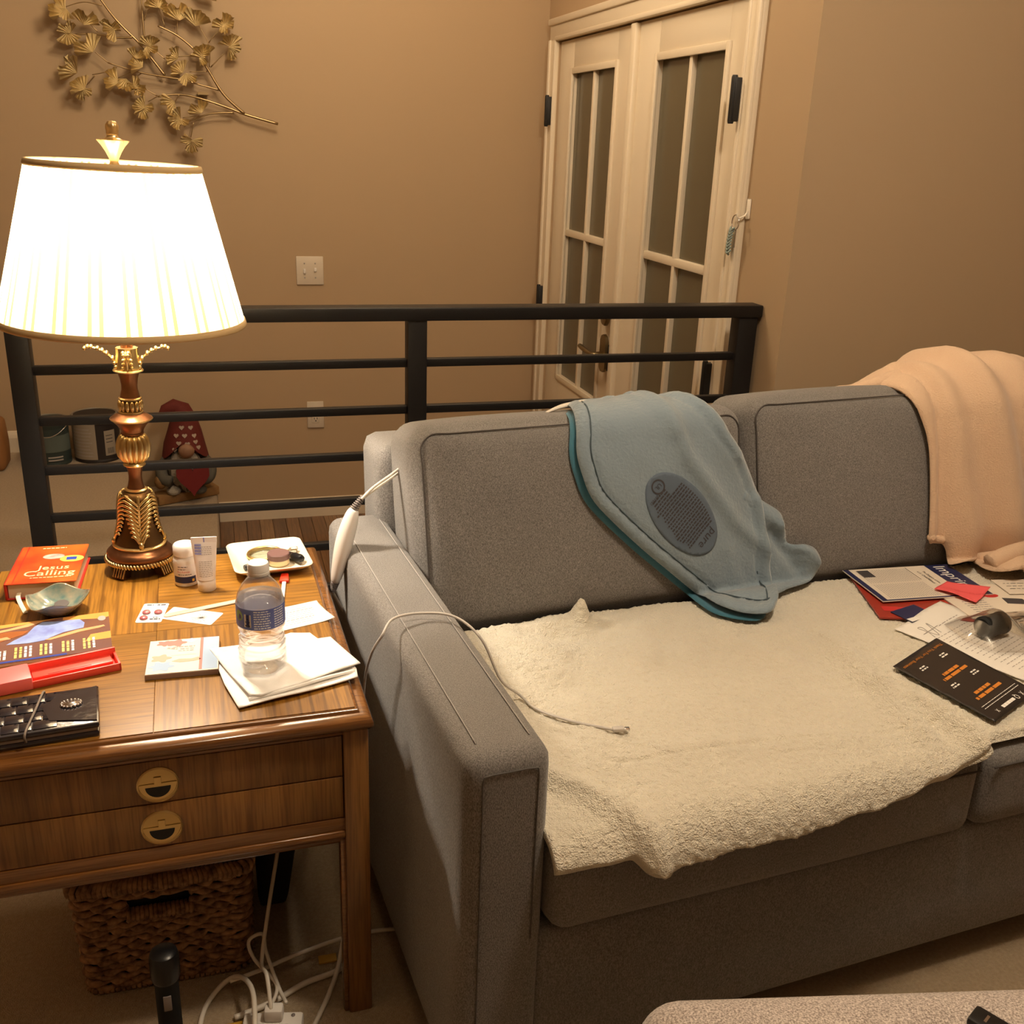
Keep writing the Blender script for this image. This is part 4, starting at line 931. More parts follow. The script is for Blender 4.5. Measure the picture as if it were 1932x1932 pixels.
# ceramic tray with make-up things
pt = local('ceramic_tray', 'square cream ceramic tray holding make-up at the back right of the table', 'tray', .066, 1.787, 6)
def traymesh(rings):
    V = []; F = []
    for w__, h__, r, z in rings: V += [(x, y, z) for x, y in rounded(w__, h__, r, 5)]
    n = 24
    for k in range(len(rings)-1):
        for i in range(n): F.append((k*n+i, k*n+(i+1) % n, (k+1)*n+(i+1) % n, (k+1)*n+i))
    F.append(tuple(range(n))[::-1]); F.append(tuple((len(rings)-1)*n+i for i in range(n))); return V, F
P('dish', traymesh([(.098, .100, .012, .006), (.112, .118, .014, .007), (.138, .146, .016, .017), (.141, .149, .017, .0195), (.139, .147, .016, .0205), (.132, .140, .014, .018), (.112, .120, .012, .0115), (.105, .112, .010, .0105)]), 'ceramic_cream', pt, 50)
P('foot', traymesh([(.07, .07, .01, 0), (.075, .075, .01, .007)]), 'ceramic_cream', pt)
ZP = ZT+.0115
mgf = thing('magnifying_glass', 'round brass-rimmed magnifying glass lying in the ceramic tray', 'magnifier', (.060, 1.800, ZP))
P('rim', tube([(.0315*math.cos(t*PI/8), .0315*math.sin(t*PI/8), .004) for t in range(16)], .0032, 10, 3, closed=True, flat=1.25), 'brass', mgf, True)
P('lens', lathe([(0, .0015), (.016, .002), (.030, .0035), (.030, .0045), (.016, .006), (0, .0065)], 36), 'lens_glass', mgf, True)
P('handle', tube([(.032, .003, .0045), (.040, .004, .006), (.046, .005, .0065), (.048, .0055, .0065), (.060, .007, .007)], lambda t: .0022+.0026*(t > .55), 10, 5), 'silver', mgf, True)
jr = thing('powder_jar', 'round beige powder jar with mauve lid in the ceramic tray', 'jar', (.082, 1.760, ZP))
P('jar', lathe([(0, 0), (.018, 0), (.0195, .0015), (.0195, .012), (.018, .0135)], 36), 'powder_beige', jr); P('lid', lathe([(.0195, .0105), (.0203, .0115), (.0203, .0205), (.019, .022), (0, .0222)], 36), 'mauve_cap', jr)
ms = thing('mascara', 'black mascara tube lying in front of the powder jar in the tray', 'mascara', (.040, 1.746, ZP+.0055))
Mm = Rz(24) @ Ry(90)
P('barrel', lathe([(0, -.022), (.005, -.0218), (.0055, -.021), (.0055, .006)], 18), 'black_plastic', ms, 40, Mm); P('cap', lathe([(.0052, .0062), (.0055, .0068), (.0055, .032), (.0, .0325)], 18), 'black_plastic', ms, 40, Mm)
lr = thing('lipstick', 'glossy black lipstick with silver band leaning at the right of the tray', 'lipstick', (.1115, 1.768, ZP+.008))
Ml = Rz(-62) @ Ry(82)
P('case', lathe([(0, -.026), (.006, -.0258), (.0065, -.024), (.0065, -.006)], 20), 'black_plastic', lr, 40, Ml); P('band', lathe([(.0068, -.007), (.0072, -.006), (.0072, -.003), (.0068, -.002)], 20), 'silver', lr, 40, Ml); P('cap', lathe([(.0074, -.003), (.0078, -.002), (.0078, .019), (.006, .025), (.0, .027)], 20), 'black_plastic', lr, 40, Ml)
P('clip', tube([(-.012, .022, .004), (-.004, .020, .006), (.004, .021, .005), (.006, .017, .004)], .001, 6, 4), 'brass_dark', lr, True)

# floral tile coaster
ct = local('coaster', 'square floral-printed tile coaster in the middle of the end table', 'coaster', -.080, 1.437, -1.5)
P('tile', box(-.052, .052, -.054, .054, 0, .0085, .0008, 1), 'tile_edge', ct); tp = P('printed_face', box(-.0512, .0512, -.0532, .0532, .0085, .0092), 'tile_cream', ct, False)
m = MB(); 
def blob(cx_, cy_, r, k, lob, ph=0): return [(cx_+r*(1+.22*math.cos(lob*a+ph))*math.cos(a), cy_+r*(1+.22*math.cos(lob*a+ph))*math.sin(a)*.8) for a in [2*PI*i/40 for i in range(40)]]
def lay2(poly, mname, nm, dz): P(nm, prism(poly, .0091, .0093+dz), mname, tp, False)
lay2(blob(-.012, .041, .013, 1, 5), 'tile_red', 'flower_print', .0001); lay2(blob(-.030, .042, .010, 1, 5, 1), 'tile_red', 'flower_print', .00005)
lay2(blob(.010, .046, .008, 1, 4), 'tile_blue', 'flower_print', .0001); lay2(blob(-.030, -.032, .016, 1, 6, .4), 'tile_blue', 'flower_print', .0001); lay2(blob(-.032, -.006, .013, 1, 5), 'tile_tan', 'flower_print', .0001)
lay2([(-.016, -.018), (-.006, -.012), (.012, -.014), (.022, -.010), (.026, -.018), (.016, -.022), (-.004, -.023)], 'tile_tan', 'bird_print', .0002)
lay2([(.028, -.050), (.050, -.050), (.050, .053), (.028, .053)], 'tile_blue', 'border_print', .0001); lay2([(.0235, -.050), (.028, -.050), (.028, .053), (.0235, .053)], 'tile_red', 'border_print', .0002)
m = MB(); m.add(*bars(-.016, .016, .027, .003, Rn, .3, .005), T(0, 0, .0096)); m.add(*bars(-.006, .016, .020, .0022, Rn, .3, .005), T(0, 0, .0096)); m.add(*bars(-.008, .014, .014, .0022, Rn, .3, .005), T(0, 0, .0096)); m.add(*bars(-.032, -.016, .016, .004, Rn, .4, .004), T(0, 0, .0096) @ Rz(-20)); m.add(*bars(-.018, .018, .000, .0006, Rn, .02, .02), T(0, 0, .0096)); P('print', m, 'ink_grey', tp, False)

# paper napkin, two layers
nk = thing('paper_napkin', 'crumpled folded white paper napkin under the water bottle', 'napkin', (.07, 1.37, ZT))
def napf(base, amp, ph):
    def f(x, y, o, d):
        fl2 = min(1, math.hypot(x-.035, y-1.372)/.05)
        e = max(0, 1-d/.012)
        return (x, y, base+o+amp*fl2*(.5+.5*math.sin(38*x+21*y+ph)*math.cos(27*y-12*x))+.0022*e*fl2)
    return f
put('lower_fold', sheet([(-.036, 1.425), (.02, 1.428), (.115, 1.440), (.150, 1.415), (.169, 1.345), (.168, 1.322), (.08, 1.292), (-.004, 1.272), (-.022, 1.34)], .006, napf(ZT+.0018, .0028, .5), lambda d: .0010, False), 'napkin_white', nk, True)
put('upper_fold', sheet([(-.042, 1.446), (.03, 1.450), (.082, 1.476), (.112, 1.470), (.122, 1.448), (.142, 1.448), (.176, 1.352), (.09, 1.318), (.028, 1.288), (.012, 1.292), (-.028, 1.405)], .006, napf(ZT+.0062, .0032, 2.0), lambda d: .0010, False), 'napkin_white', nk, True)
m = tube([(.010, 1.290, ZT+.006), (.06, 1.300, ZT+.0085), (.12, 1.325, ZT+.0075), (.165, 1.34, ZT+.006)], .003, 8, 6, flat=.8)
put('fold_edge', m, 'napkin_white', nk, True)

# water bottle
wb = thing('water_bottle', 'clear plastic water bottle with blue label standing on the napkin', 'bottle', (.035, 1.375, ZT+.0078))
hb_ = .169
prof = [(.0005, .005), (.012, .0035), (.024, .0), (.0305, .003), (.0335, .010), (.0348, .02), (.0345, .024), (.0325, .0268), (.0345, .0295), (.0347, .035), (.0323, .0378), (.0342, .0405), (.0342, .046), (.0315, .0488), (.0330, .0515), (.0328, .057), (.0302, .0598), (.0312, .063), (.0318, .067), (.0342, .073), (.0345, .078), (.0345, .106), (.0342, .112), (.0315, .124), (.0255, .136), (.0185, .1445), (.0135, .149), (.0125, .152), (.0125, .158)]
def peta(r, a, z): return r*(1+(.05*math.cos(5*a) if z < .012 else .012*math.sin(3*a+z*300) if z < .07 else 0))
P('body', lathe(prof, 60, peta, caps=False), 'clear_pet', wb, True)
wp = [(max(.0004, r-.0012), z+.0012) for r, z in prof if z < .118]; wp.append((wp[-1][0]-.0004, .119)); wp.append((.0004, .119))
P('water', lathe(wp, 60, peta, caps=False), 'water', wb, True)
P('neck_ring', lathe([(.0130, .1505), (.0165, .1515), (.0165, .1535), (.0130, .1545)], 36, caps=False), 'clear_pet', wb)
P('cap', lathe([(.0152, .153), (.0156, .1545), (.0156, .1575), (.0148, .158), (.0154, .1585), (.0154, .168), (.0142, .1705), (0, .171)], 60, lambda r, a, z: r*(1+(.014*math.cos(36*a) if .1585 < z < .1685 else 0))), 'white_plastic', wb)
lab = P('label', lathe([(.0350, .0785), (.0350, .1105)], 60, caps=False), 'label_film', wb, True)
P('label_back', lathe([(.03475, .1105), (.03475, .0785)], 60, caps=False), 'film_white', wb, True)
rb_ = .0353
def blab(VF, a0, z): return cyl_text(VF, rb_, z, a0)
P('green_seal', blab(flat(ell(0, 0, .0075, .0085, 24)), -150, .098), 'ink_green', lab, False)
P('recycle_panel', blab(flat([(-.0055, -.010), (.0055, -.010), (.0055, .010), (-.0055, .010)]), -124, .0925), 'ink_white', lab, False)
m = MB()
for q in range(3):
    a = math.radians(90+120*q); c_ = math.cos(a), math.sin(a); m.add(*flat([(c_[0]*.0038+x*.001-.0, c_[1]*.0038+y*.001) for x, y in ((-1.9*c_[1]-1*c_[0], 1.9*c_[0]-1*c_[1]), (1.9*c_[1]-1*c_[0], -1.9*c_[0]-1*c_[1]), (.4*c_[0], .4*c_[1]))]))
m.add(*bars(-.004, .004, -.0075, .002, Rn, .2, .004)); V, F = m.v, m.f
P('recycle_arrows', ([( (rb_+.0003)*math.cos(math.radians(-124)+x/rb_), (rb_+.0003)*math.sin(math.radians(-124)+x/rb_), .0925+y) for x, y, z in V], F), 'ink_dark', lab, False)
m = MB()
for i in range(8): m.add(*blab(bars(-.0125, .0125-.004*Rn.random(), 0, .0016, Rn, .25, .004), -88, .1075-i*.0037)); m.add(*blab(bars(-.009, .009, 0, .0016, Rn, .25, .004), -45, .1075-i*.0037))
P('small_print', m, 'ink_white', lab, False)
bt = text('pure life', .012, .040); P('brand_lettering', cyl_text(bt, .0352, .0995, 85), 'ink_white', lab, False)
P('brand_lettering', ([(.0345*math.cos(math.radians(85)+x/.0345), .0345*math.sin(math.radians(85)+x/.0345), .0995+y) for x, y, z in bt[0]], bt[1]), 'ink_white', lab, False)

# ------------------------------------------------------------------ sofa  (u along the seat, v towards its back)
SA = math.radians(4.7); SU = Vector((math.cos(SA), math.sin(SA), 0)); SV = Vector((-math.sin(SA), math.cos(SA), 0))
def S(u, v, z): return tuple(SU*u+SV*v+Vector((0, 0, z)))
def SVF(V, F): return [S(*p) for p in V], F
sf = thing('sofa', 'grey tweed two-seat sofa with track arms and loose cushions', 'sofa', S(1.19, 1.45, 0), (0, 0, 4.7))
U0, UI, UE = .339, .457, 1.913
for u0, u1, s in ((U0, UI, 1), (UE, UE+.118, -1)):
    hw = (u1-u0)/2; ctr = (u0+u1)/2
    def warp(x, y, z, ctr=ctr, s=s): 
        return S(ctr+x+(-s*.012*max(0, -z/.27) if x*s < 0 else 0), 1.43+y, .322+z)
    ar = put('arm', cushVF(hw, .447, .272, .026, (10, 40, 26), (0, .0, .0), warp), 'sofa_grey', sf, True)
    for off in (.022, -.024):
        put('seam', tube([S(ctr+(hw-abs(off))*(1 if off > 0 else -1), v, .5948) for v in (1.02, 1.2, 1.45, 1.7, 1.85)], .0010, 6, 6), 'seam_light', ar, True)
    put('seam', tube([S(ctr-hw+.022, .9825, .08), S(ctr-hw+.022, .9825, .50), S(ctr-hw+.022, .9825, .562), S(ctr-hw+.030, .9825, .570), S(ctr, .9825, .5705), S(ctr+hw-.030, .9825, .570), S(ctr+hw-.022, .9825, .562), S(ctr+hw-.022, .9825, .50), S(ctr+hw-.022, .9825, .30)], .0010, 6, 6), 'sofa_seam', ar, True)
put('base', SVF(*box(UI-.01, UE+.01, .992, 1.88, .06, .297, .012, 3)), 'sofa_grey', sf)
put('back_frame', cushVF(.755, .075, .335, .03, (40, 8, 16), (0, 0, 0), lambda x, y, z: S(1.185+x, 1.875+y+.02*(z/.3), .405+z)), 'sofa_grey', sf, True)
for u0, u1 in ((.46, 1.184), (1.187, 1.911)):
    q = put('seat_cushion', cushVF((u1-u0)/2, .325, .073, .03, (36, 30, 8), (0, .006, .003), lambda x, y, z: S((u0+u1)/2+x, 1.295+y, .371+z)), 'sofa_grey', sf, True)
    put('seam', tube([S(u0+.012, .969, .42), S((u0+u1)/2, .9655, .424), S(u1-.012, .969, .42)], .0016, 6, 6), 'seam_thread', q, True)
slv, slz = .1/.40746, .395/.40746                                    # back cushions lean along this slope
def lean(u, dv, dz): return S(u, 1.575+dv*slz+dz*slv, .448+dz*slz-dv*slv)
BC = ((.455, 1.150), (1.156, 1.905))
def bulge(u, h):
    for a, b in BC:
        if a <= u <= b:
            x = 2*(u-a)/(b-a)-1; z = 2*h/.39-1; return .028*(1-x*x)*(1-min(1, abs(z))**4)
    return 0
for i, (a, b) in enumerate(BC):
    hx = (b-a)/2; th = .095; hh = .195; dz = .016 if i else 0
    bc = put('back_cushion', cushVF(hx, th, hh, .042, (40, 12, 28), (.004, .028, .010), lambda x, y, z: lean((a+b)/2+x, th+y, hh+z+dz*(1 if z > 0 else 0))), 'sofa_grey', sf, True)
    rr = hx-.018; zz = hh-.019; loop = [(-rr, -zz), (-rr, 0), (-rr, zz-.02), (-rr+.02, zz), (0, zz+.004), (rr-.02, zz), (rr, zz-.02), (rr, 0), (rr, -zz)]
    def fy(x, z): return -(.028*(1-(x/hx)**2)*(1-min(1, abs(z)/hh)**4))+.0065
    P_ = dense([Vector(p) for p in loop], .03, False)+[loop[-1]]
    put('seam', tube([lean((a+b)/2+p[0], fy(p[0], p[1])-.001, hh+p[1]+dz*(1 if p[1] > 0 else 0)) for p in P_], .0016, 6, 3), 'seam_thread', bc, True)
for u in (U0+.06, UE+.06):
    for v in (1.04, 1.82): put('foot', SVF(*box(u-.025, u+.025, v-.025, v+.025, 0, .052, .003)), 'black_metal', sf)

# ------------------------------------------------------------------ sherpa throw over the seat
HEM = [(.44, .432), (.498, .422), (.560, .420), (.576, .405), (.607, .399), (.736, .403), (.865, .406), (.953, .414), (1.007, .421), (1.082, .432), (1.149, .446), (1.2, .455), (2.0, .456)]
ZTOP, VF_, RF = .4545, .949, .042
def smooth01(t): t = max(0, min(1, t)); return t*t*(3-2*t)
def seg(u, v, a, b):
    ax, ay = a; bx, by = b; dx, dy = bx-ax, by-ay; t = max(0, min(1, ((u-ax)*dx+(v-ay)*dy)/(dx*dx+dy*dy))); return math.hypot(u-ax-t*dx, v-ay-t*dy)
RID = [((.60, 1.50), (.66, 1.42), .022, .010), ((.68, 1.50), (.78, 1.46), .02, -.009), ((.84, 1.47), (.80, 1.36), .025, .008), ((.95, 1.40), (1.05, 1.25), .04, .006), ((.70, 1.10), (1.0, 1.04), .03, .006), ((.62, 1.26), (.58, 1.10), .03, .006), ((1.22, 1.50), (1.10, 1.36), .05, .010), ((.47, 1.13), (.60, .93), .016, .016), ((1.20, 1.52), (1.06, 1.20), .035, -.010), ((1.17, 1.34), (1.09, 1.02), .022, .013), ((1.13, 1.16), (1.165, .97), .02, .012), ((.50, 1.50), (.62, 1.36), .03, .010), ((.78, 1.50), (.86, 1.42), .03, -.008), ((1.15, 1.10), (1.16, .95), .018, .010), ((.52, 1.46), (.54, 1.30), .02, .008)]
def sherpa_h(u, v):
    h = .0025*math.sin(9*u+4*v)*math.sin(7*v-3*u)+.0012*math.sin(31*u+1.3)*math.sin(23*v)
    for a, b, w__, am in RID: h += am*math.exp(-(seg(u, v, a, b)/w__)**2)
    h = h*1.25; h += .040*math.exp(-((u-.748)/.016)**2-((v-1.535)/.018)**2)+.012*math.exp(-((u-.70)/.05)**2-((v-1.54)/.02)**2)+.010*math.exp(-((u-.60)/.03)**2-((v-1.54)/.02)**2)
    side = (u-.47)*(1.13-.93)+(v-1.13)*(.60-.47)                      # flap overlapping along the first ridge
    h += .009*smooth01(side/.004)*math.exp(-max(0, side)/.012)
    h -= .0035*math.exp(-((v-(1.107-.112*(u-.509)))/.005)**2)*smooth01((u-.56)/.05)
    flatz = smooth01((u-1.14)/.06)*smooth01((v-.985)/.04)*(1-.9*smooth01((1.21-u-.25*(v-1.1))/.03)*smooth01((1.36-v)/.05))
    return h*(1-.93*flatz)+.003
def hemz(u): return float(np.interp(u, [p[0] for p in HEM], [p[1] for p in HEM]))
NU, NA = 400, 215
V = []; n = 0
def sherpa_pt(u, t, o):
    z = hemz(u)+.002*math.sin(u*37)+.0015*math.sin(u*91); drop = max(.0005, ZTOP-z); be = .006*math.sin(u*11); fl_len = 1.556+be-(VF_+RF); arc = RF*math.acos(max(0, 1-min(drop, RF)/RF))+max(0, drop-RF)
    a = t*(fl_len+arc)
    if a <= fl_len: v, zz, nv, nz = 1.556+be-a, ZTOP, 0, 1
    else:
        b = a-fl_len; th = min(PI/2, b/RF); v = VF_+RF-RF*math.sin(th); zz = ZTOP-RF*(1-math.cos(th)); nv, nz = -math.sin(th), math.cos(th)
        if b > RF*PI/2: zz -= b-RF*PI/2
    h = sherpa_h(u, v)+o
    if o > 0: h += .0052*(.55-min(1.1, noise.voronoi(Vector((u*105, (v-zz)*105, 3.7)))[0][0]))+.0012*noise.noise(Vector((u*260, v*260, zz*260)))
    e = min(1, (1-t)*(fl_len+arc)/.008); h = h*e if o > 0 else h
    u -= .013*max(0, 1-(u-.463)/.12)**2*smooth01((1.03-v)/.03)
    return S(u, v+nv*h, zz+nz*h)
F = []
for o in (.0095, -.0015):
    for i in range(NU+1):
        for j in range(NA+1):
            u = .463+(1.86-.463)*i/NU; V.append(sherpa_pt(u, (j/NA)**.9, o))
N1 = (NU+1)*(NA+1); st_ = NA+1
for i in range(NU):
    for j in range(NA):
        a = i*st_+j; F.append((a, a+1, a+st_+1, a+st_)); F.append((N1+a+st_, N1+a+st_+1, N1+a+1, N1+a))
for i in range(NU):
    a = i*st_+NA; F.append((a, N1+a, N1+a+st_, a+st_)); a = i*st_; F.append((a+st_, N1+a+st_, N1+a, a))
for j in range(NA):
    a = j; F.append((a, N1+a, N1+a+1, a+1)); a = NU*st_+j; F.append((a+1, N1+a+1, N1+a, a))
tag(put('sherpa_throw', (V, F), 'sherpa', smooth=True), 'cream sherpa throw spread over the sofa seat', 'throw')
def sherpa_top(u, v): return ZTOP+sherpa_h(u, v)+.0095

# ------------------------------------------------------------------ blue heating pad draped over the back cushion
H0, RT = .340, .05
def drape(u, h, off):
    """point off above the front of the back cushions; over the top above H0, forward over the seat below .03"""
    b = bulge(u, min(h, H0))
    if h > H0:
        th = (h-H0)/RT
        if th < PI/2: return lean(u, -(b*math.cos(th))+RT-(RT+off)*math.cos(th)-0.0, H0+(RT+off)*math.sin(th))
        return lean(u, RT+(h-H0-RT*PI/2), H0+RT+off)
    if h < .03:
        k = .03-h; f = smooth01(k/.028)
        p = Vector(lean(u, -b-off, .03)); pv = p.dot(SV); uu = u*(1-.96*k); vv = pv-1.95*k
        return S(uu, vv, p.z*(1-f)+(sherpa_top(uu, vv)+.004+off)*f)
    return lean(u, -b-off, h)
PADM = [(.798,.452),(.772,.392),(.756,.334),(.762,.284),(.786,.227),(.861,.149),(.928,.090),(1.008,.024),(1.056,-.018),(1.117,-.040),(1.172,-.043),(1.184,.002),(1.172,.069),(1.170,.135),(1.159,.206),(1.126,.283),(1.068,.360),(1.012,.420),(.96,.455),(.90,.462),(.845,.455)]
hp_ = thing('heating_pad', 'light blue heating pad draped over the left back cushion', 'heating pad', S(.97, 1.5, .46))
def pseg(u, h, pts): return min(seg(u, h, a, b) for a, b in zip(pts[:-1], pts[1:]))
PR = [([(.925, .46), (.985, .30), (1.09, .165), (1.20, .07)], .016, .011), ([(1.00, .45), (1.10, .30)], .024, .013), ([(.865, .47), (.955, .35)], .014, .006), ([(1.07, .11), (1.11, .0)], .016, .005), ([(1.150, .20), (1.165, .10), (1.172, -.02)], .013, .015)]
def pad_f(u, h, o, d):
    e = .009
    for pl_, w__, am in PR: e += am*math.exp(-(pseg(u, h, pl_)/w__)**2)
    e -= .0065*math.exp(-((d-.026)/.0045)**2)
    e += .0012*math.sin(70*u+20*h)*math.sin(55*h)
    return drape(u, h, e+o+.010)
pm = put('cover', sheet(PADM, .0075, pad_f, lambda d: .009*min(1, math.sqrt(max(d, 0)/.016))+.0005), 'pad_blue', hp_, True)
def pad_g(u, h, o, d): return drape(u-.006, h-.002, .005+o)
put('backing', sheet([(u-.003, h-.003) for u, h in PADM[:13]]+[(1.12, .2), (1.05, .33), (.95, .43), (.86, .44)], .010, pad_g, lambda d: .003*min(1, math.sqrt(max(d, 0)/.01))+.0004), 'pad_teal', hp_, True)
FLAP = [(1.105,.225),(1.140,.222),(1.173,.196),(1.211,.168),(1.214,.135),(1.226,.105),(1.262,.100),(1.290,.086),(1.300,.052),(1.280,.018),(1.233,.006),(1.165,.0),(1.13,.08)]
def flap_f(u, h, o, d):
    e = .006+.010*math.exp(-(seg(u, h, (1.12, .21), (1.20, .15))/.012)**2)-.012*math.exp(-(seg(u, h, (1.185, .13), (1.245, .05))/.014)**2)+.010*math.exp(-(seg(u, h, (1.205, .14), (1.29, .06))/.012)**2)-.004*math.exp(-((d-.02)/.004)**2)
    return drape(u, h, e+o+.006)
put('folded_corner', sheet(FLAP, .0075, flap_f, lambda d: .010*min(1, math.sqrt(max(d, 0)/.016))+.0005), 'pad_blue', hp_, True)
# hem stitching: a darker line inset from the outline
ol = [(p.x, p.y) for p in crom([(x, y, 0) for x, y in PADM[:13]], 6)]
cen = Vector((.98, .20)); st2 = []
for i in range(1, len(ol)-1):
    t = Vector(ol[i+1])-Vector(ol[i-1]); nrm = Vector((-t.y, t.x)).normalized(); q = Vector(ol[i])+nrm*.026
    if i % 2: st2.append(pad_f(q.x, q.y, .0122, .026))
put('stitching', tube(st2, .0014, 5, 3), 'pad_seam', hp_, True)
# oval care label, its print runs upside down along the slope
LC = Vector((.9665, .190)); e1 = Vector((-.74, -.67)).normalized(); e2 = Vector((.67, -.74)).normalized()
def lab_pt(x, y, o): q = LC+e1*x+e2*y; return pad_f(q.x, q.y, .0095+o, .1)
lo_ = ell(0, 0, .058, .101, 44)
lbm = put('care_label', sheet(lo_, .006, lambda x, y, o, d: lab_pt(x, y, o+.001), lambda d: .0005, False), 'pad_label', hp_, True)
m = MB()
def lmap(VF, x, y): return [lab_pt(x+a, y+b, .0022) for a, b, q in VF[0]], VF[1]
for i in range(20):
    y = .058-i*.0064; hw_ = .050*math.sqrt(max(0, 1-(y/.098)**2))-.003
    x0 = -hw_ if y > -.045 else -hw_*.2
    m.add(*lmap(bars(x0, hw_*(.75+.25*Rn.random()), 0, .0034, Rn, .22, .007), 0, y))
m.add(*lmap(text('pure', .028, .044), -.006, .076))
th_ = text('UL', .016, .014); m.add(*lmap(th_, -.0, -.078))
m.add(*lmap(text('LISTED', .009, .026), .022, -.066))
for i in range(24):
    a0, a1 = 2*PI*i/24, 2*PI*(i+1)/24; m.add(*lmap(flat([(.0115*math.cos(a0), .0115*math.sin(a0)), (.0145*math.cos(a0), .0145*math.sin(a0)), (.0145*math.cos(a1), .0145*math.sin(a1)), (.0115*math.cos(a1), .0115*math.sin(a1))]), 0, -.078))
put('print', m, 'ink_dark', lbm, False)
# white sleeve of the cord peeping out behind the pad
put('cord_sleeve', tube([lean(.735, .05, .397), lean(.775, .055, .408), lean(.83, .065, .412)], lambda t: .003+.009*t, 8, 6, flat=.5), 'cord_white', hp_, True)
# controller hanging on its cord beside the arm
ctl = [Vector((.231, 1.72, .687)), Vector((.217, 1.72, .669)), Vector((.199, 1.72, .609)), Vector((.180, 1.72, .528)), Vector((.175, 1.72, .507))]
hc = thing('heating_pad_controller', 'white slim hand controller hanging on its cord over the sofa arm', 'controller', (.2, 1.72, .51))
put('housing', tube([ctl[1], ctl[1].lerp(ctl[2], .35), ctl[2], ctl[2].lerp(ctl[3], .5), ctl[3]], lambda t: .0085+.0105*math.sin(PI*min(1, t*1.0))**.8, 16, 8, flat=.85), 'white_plastic', hc, True)
def relief(a, b, r0, r1):
    m = MB(); 
    for i in range(7): m.add(*tube([a.lerp(b, i/7), a.lerp(b, (i+.62)/7)], r0+(r1-r0)*i/7, 10, 2))
    m.add(*tube([a, b], min(r0, r1)*.8, 8, 2)); return m
put('strain_relief', relief(ctl[1], ctl[0]+Vector((.004, .006, .004)), .0085, .0045), 'grey_plastic', hc, True)
put('strain_relief', relief(ctl[3], ctl[4], .0085, .0045), 'grey_plastic', hc, True)
put('upper_cord', tube([ctl[0], (.255, 1.735, .703), (.290, 1.76, .716), (.335, 1.80, .728), (.385, 1.83, .735)], .0028, 8, 8), 'cord_white', hc, True)
put('upper_cord', tube([ctl[0]+Vector((0, .004, -.002)), (.255, 1.738, .696), (.290, 1.763, .708), (.335, 1.80, .722), (.385, 1.83, .728)], .0024, 8, 8), 'cord_white', hc, True)
put('lower_cord', tube([ctl[4], (.19, 1.74, .47), (.225, 1.78, .38), (.242, 1.82, .2), (.245, 1.86, .02)], .0028, 8, 8), 'cord_white', hc, True)
# charging cable over the arm onto the throw
us = [(.187, 1.45, .02), (.188, 1.44, .30), (.190, 1.42, .47), (.197, 1.385, .55), S(.318, 1.327, .6), S(.345, 1.36, .610), S(.397, 1.373, .606), S(.44, 1.345, .606), S(.468, 1.30, .585), S(.495, 1.285, .52), S(.53, 1.29, .484), S(.549, 1.26, sherpa_top(.549, 1.26)+.004), S(.585, 1.204, sherpa_top(.585, 1.204)+.004), S(.633, 1.165, sherpa_top(.633, 1.165)+.006)]
ub = thing('charging_cable', 'thin grey charging cable looping over the sofa arm onto the throw', 'cable', S(.45, 1.3, .47))
put('cord', tube(us, .0021, 8, 8), 'cable_grey', ub, True)
e0 = Vector(us[-1]); dr_ = Vector(S(.655, 1.161, 0))-Vector(S(.633, 1.165, 0)); dr_.normalize(); an = math.degrees(math.atan2(dr_.y, dr_.x))
put('plug_body', ([tuple(T(*(e0+dr_*.009)) @ Rz(an) @ Vector(p)) for p in boxVF(.019, .010, .0062, .0016)[0]], boxVF(.019, .010, .0062, .0016)[1]), 'cable_grey', ub)
put('plug_tip', ([tuple(T(*(e0+dr_*.0225)) @ Rz(an) @ Vector(p)) for p in boxVF(.008, .0075, .0025, .0008)[0]], boxVF(.008, .0075, .0025, .0008)[1]), 'silver', ub)

# ------------------------------------------------------------------ pink blanket over the right back cushion
BL = [(1.46,.50),(1.515,.44),(1.540,.38),(1.565,.30),(1.572,.20),(1.570,.085),(1.585,.070),(1.613,.066),(1.628,.03),(1.640,.005),(1.69,.002),(1.712,.012),(1.735,-.016),(1.775,-.034),(1.83,-.036),(1.90,-.034),(1.90,.52),(1.70,.54)]
BRD = [([(1.60,.46),(1.600,.06)],.014,-.016), ([(1.62,.48),(1.64,.20),(1.675,.0)],.030,.016), ([(1.66,.50),(1.70,.22),(1.725,.02)],.024,-.012), ([(1.69,.50),(1.75,.25),(1.80,-.02)],.044,.026), ([(1.76,.50),(1.84,.15)],.028,-.010), ([(1.84,.5),(1.88,.1)],.03,.010)]
def bl_f(u, h, o, d):
    e = .014
    for pl_, w__, am in BRD: e += am*math.exp(-(pseg(u, h, pl_)/w__)**2)
    e += .030*smooth01((h-.36)/.07)*smooth01((u-1.50)/.12)+.022*smooth01((u-1.62)/.1)*smooth01((h-.0)/.1)
    return drape(u, h, e+o+.004)
bl = thing('fleece_blanket', 'peach fleece blanket hanging over the right back cushion', 'blanket', S(1.7, 1.5, .46))
put('fleece', sheet(BL, .0075, bl_f, lambda d: .008*min(1, math.sqrt(max(d, 0)/.010))+.001), 'blanket_pink', bl, True)
def hem_line(pts, e): return [bl_f(u, h, e, .05) for u, h in pts]
put('hem', tube(hem_line([(1.572, .086), (1.590, .079), (1.612, .076)], .004), .009, 8, 5), 'blanket_pink', bl, True)
put('hem', tube(hem_line([(1.715, .020), (1.75, .022), (1.80, .036), (1.88, .046)], .006), .012, 8, 5), 'blanket_pink', bl, True)
put('rolled_corner', tube(hem_line([(1.735, -.01), (1.77, -.004), (1.815, .0)], .012), .020, 12, 6), 'blanket_pink', bl, True)
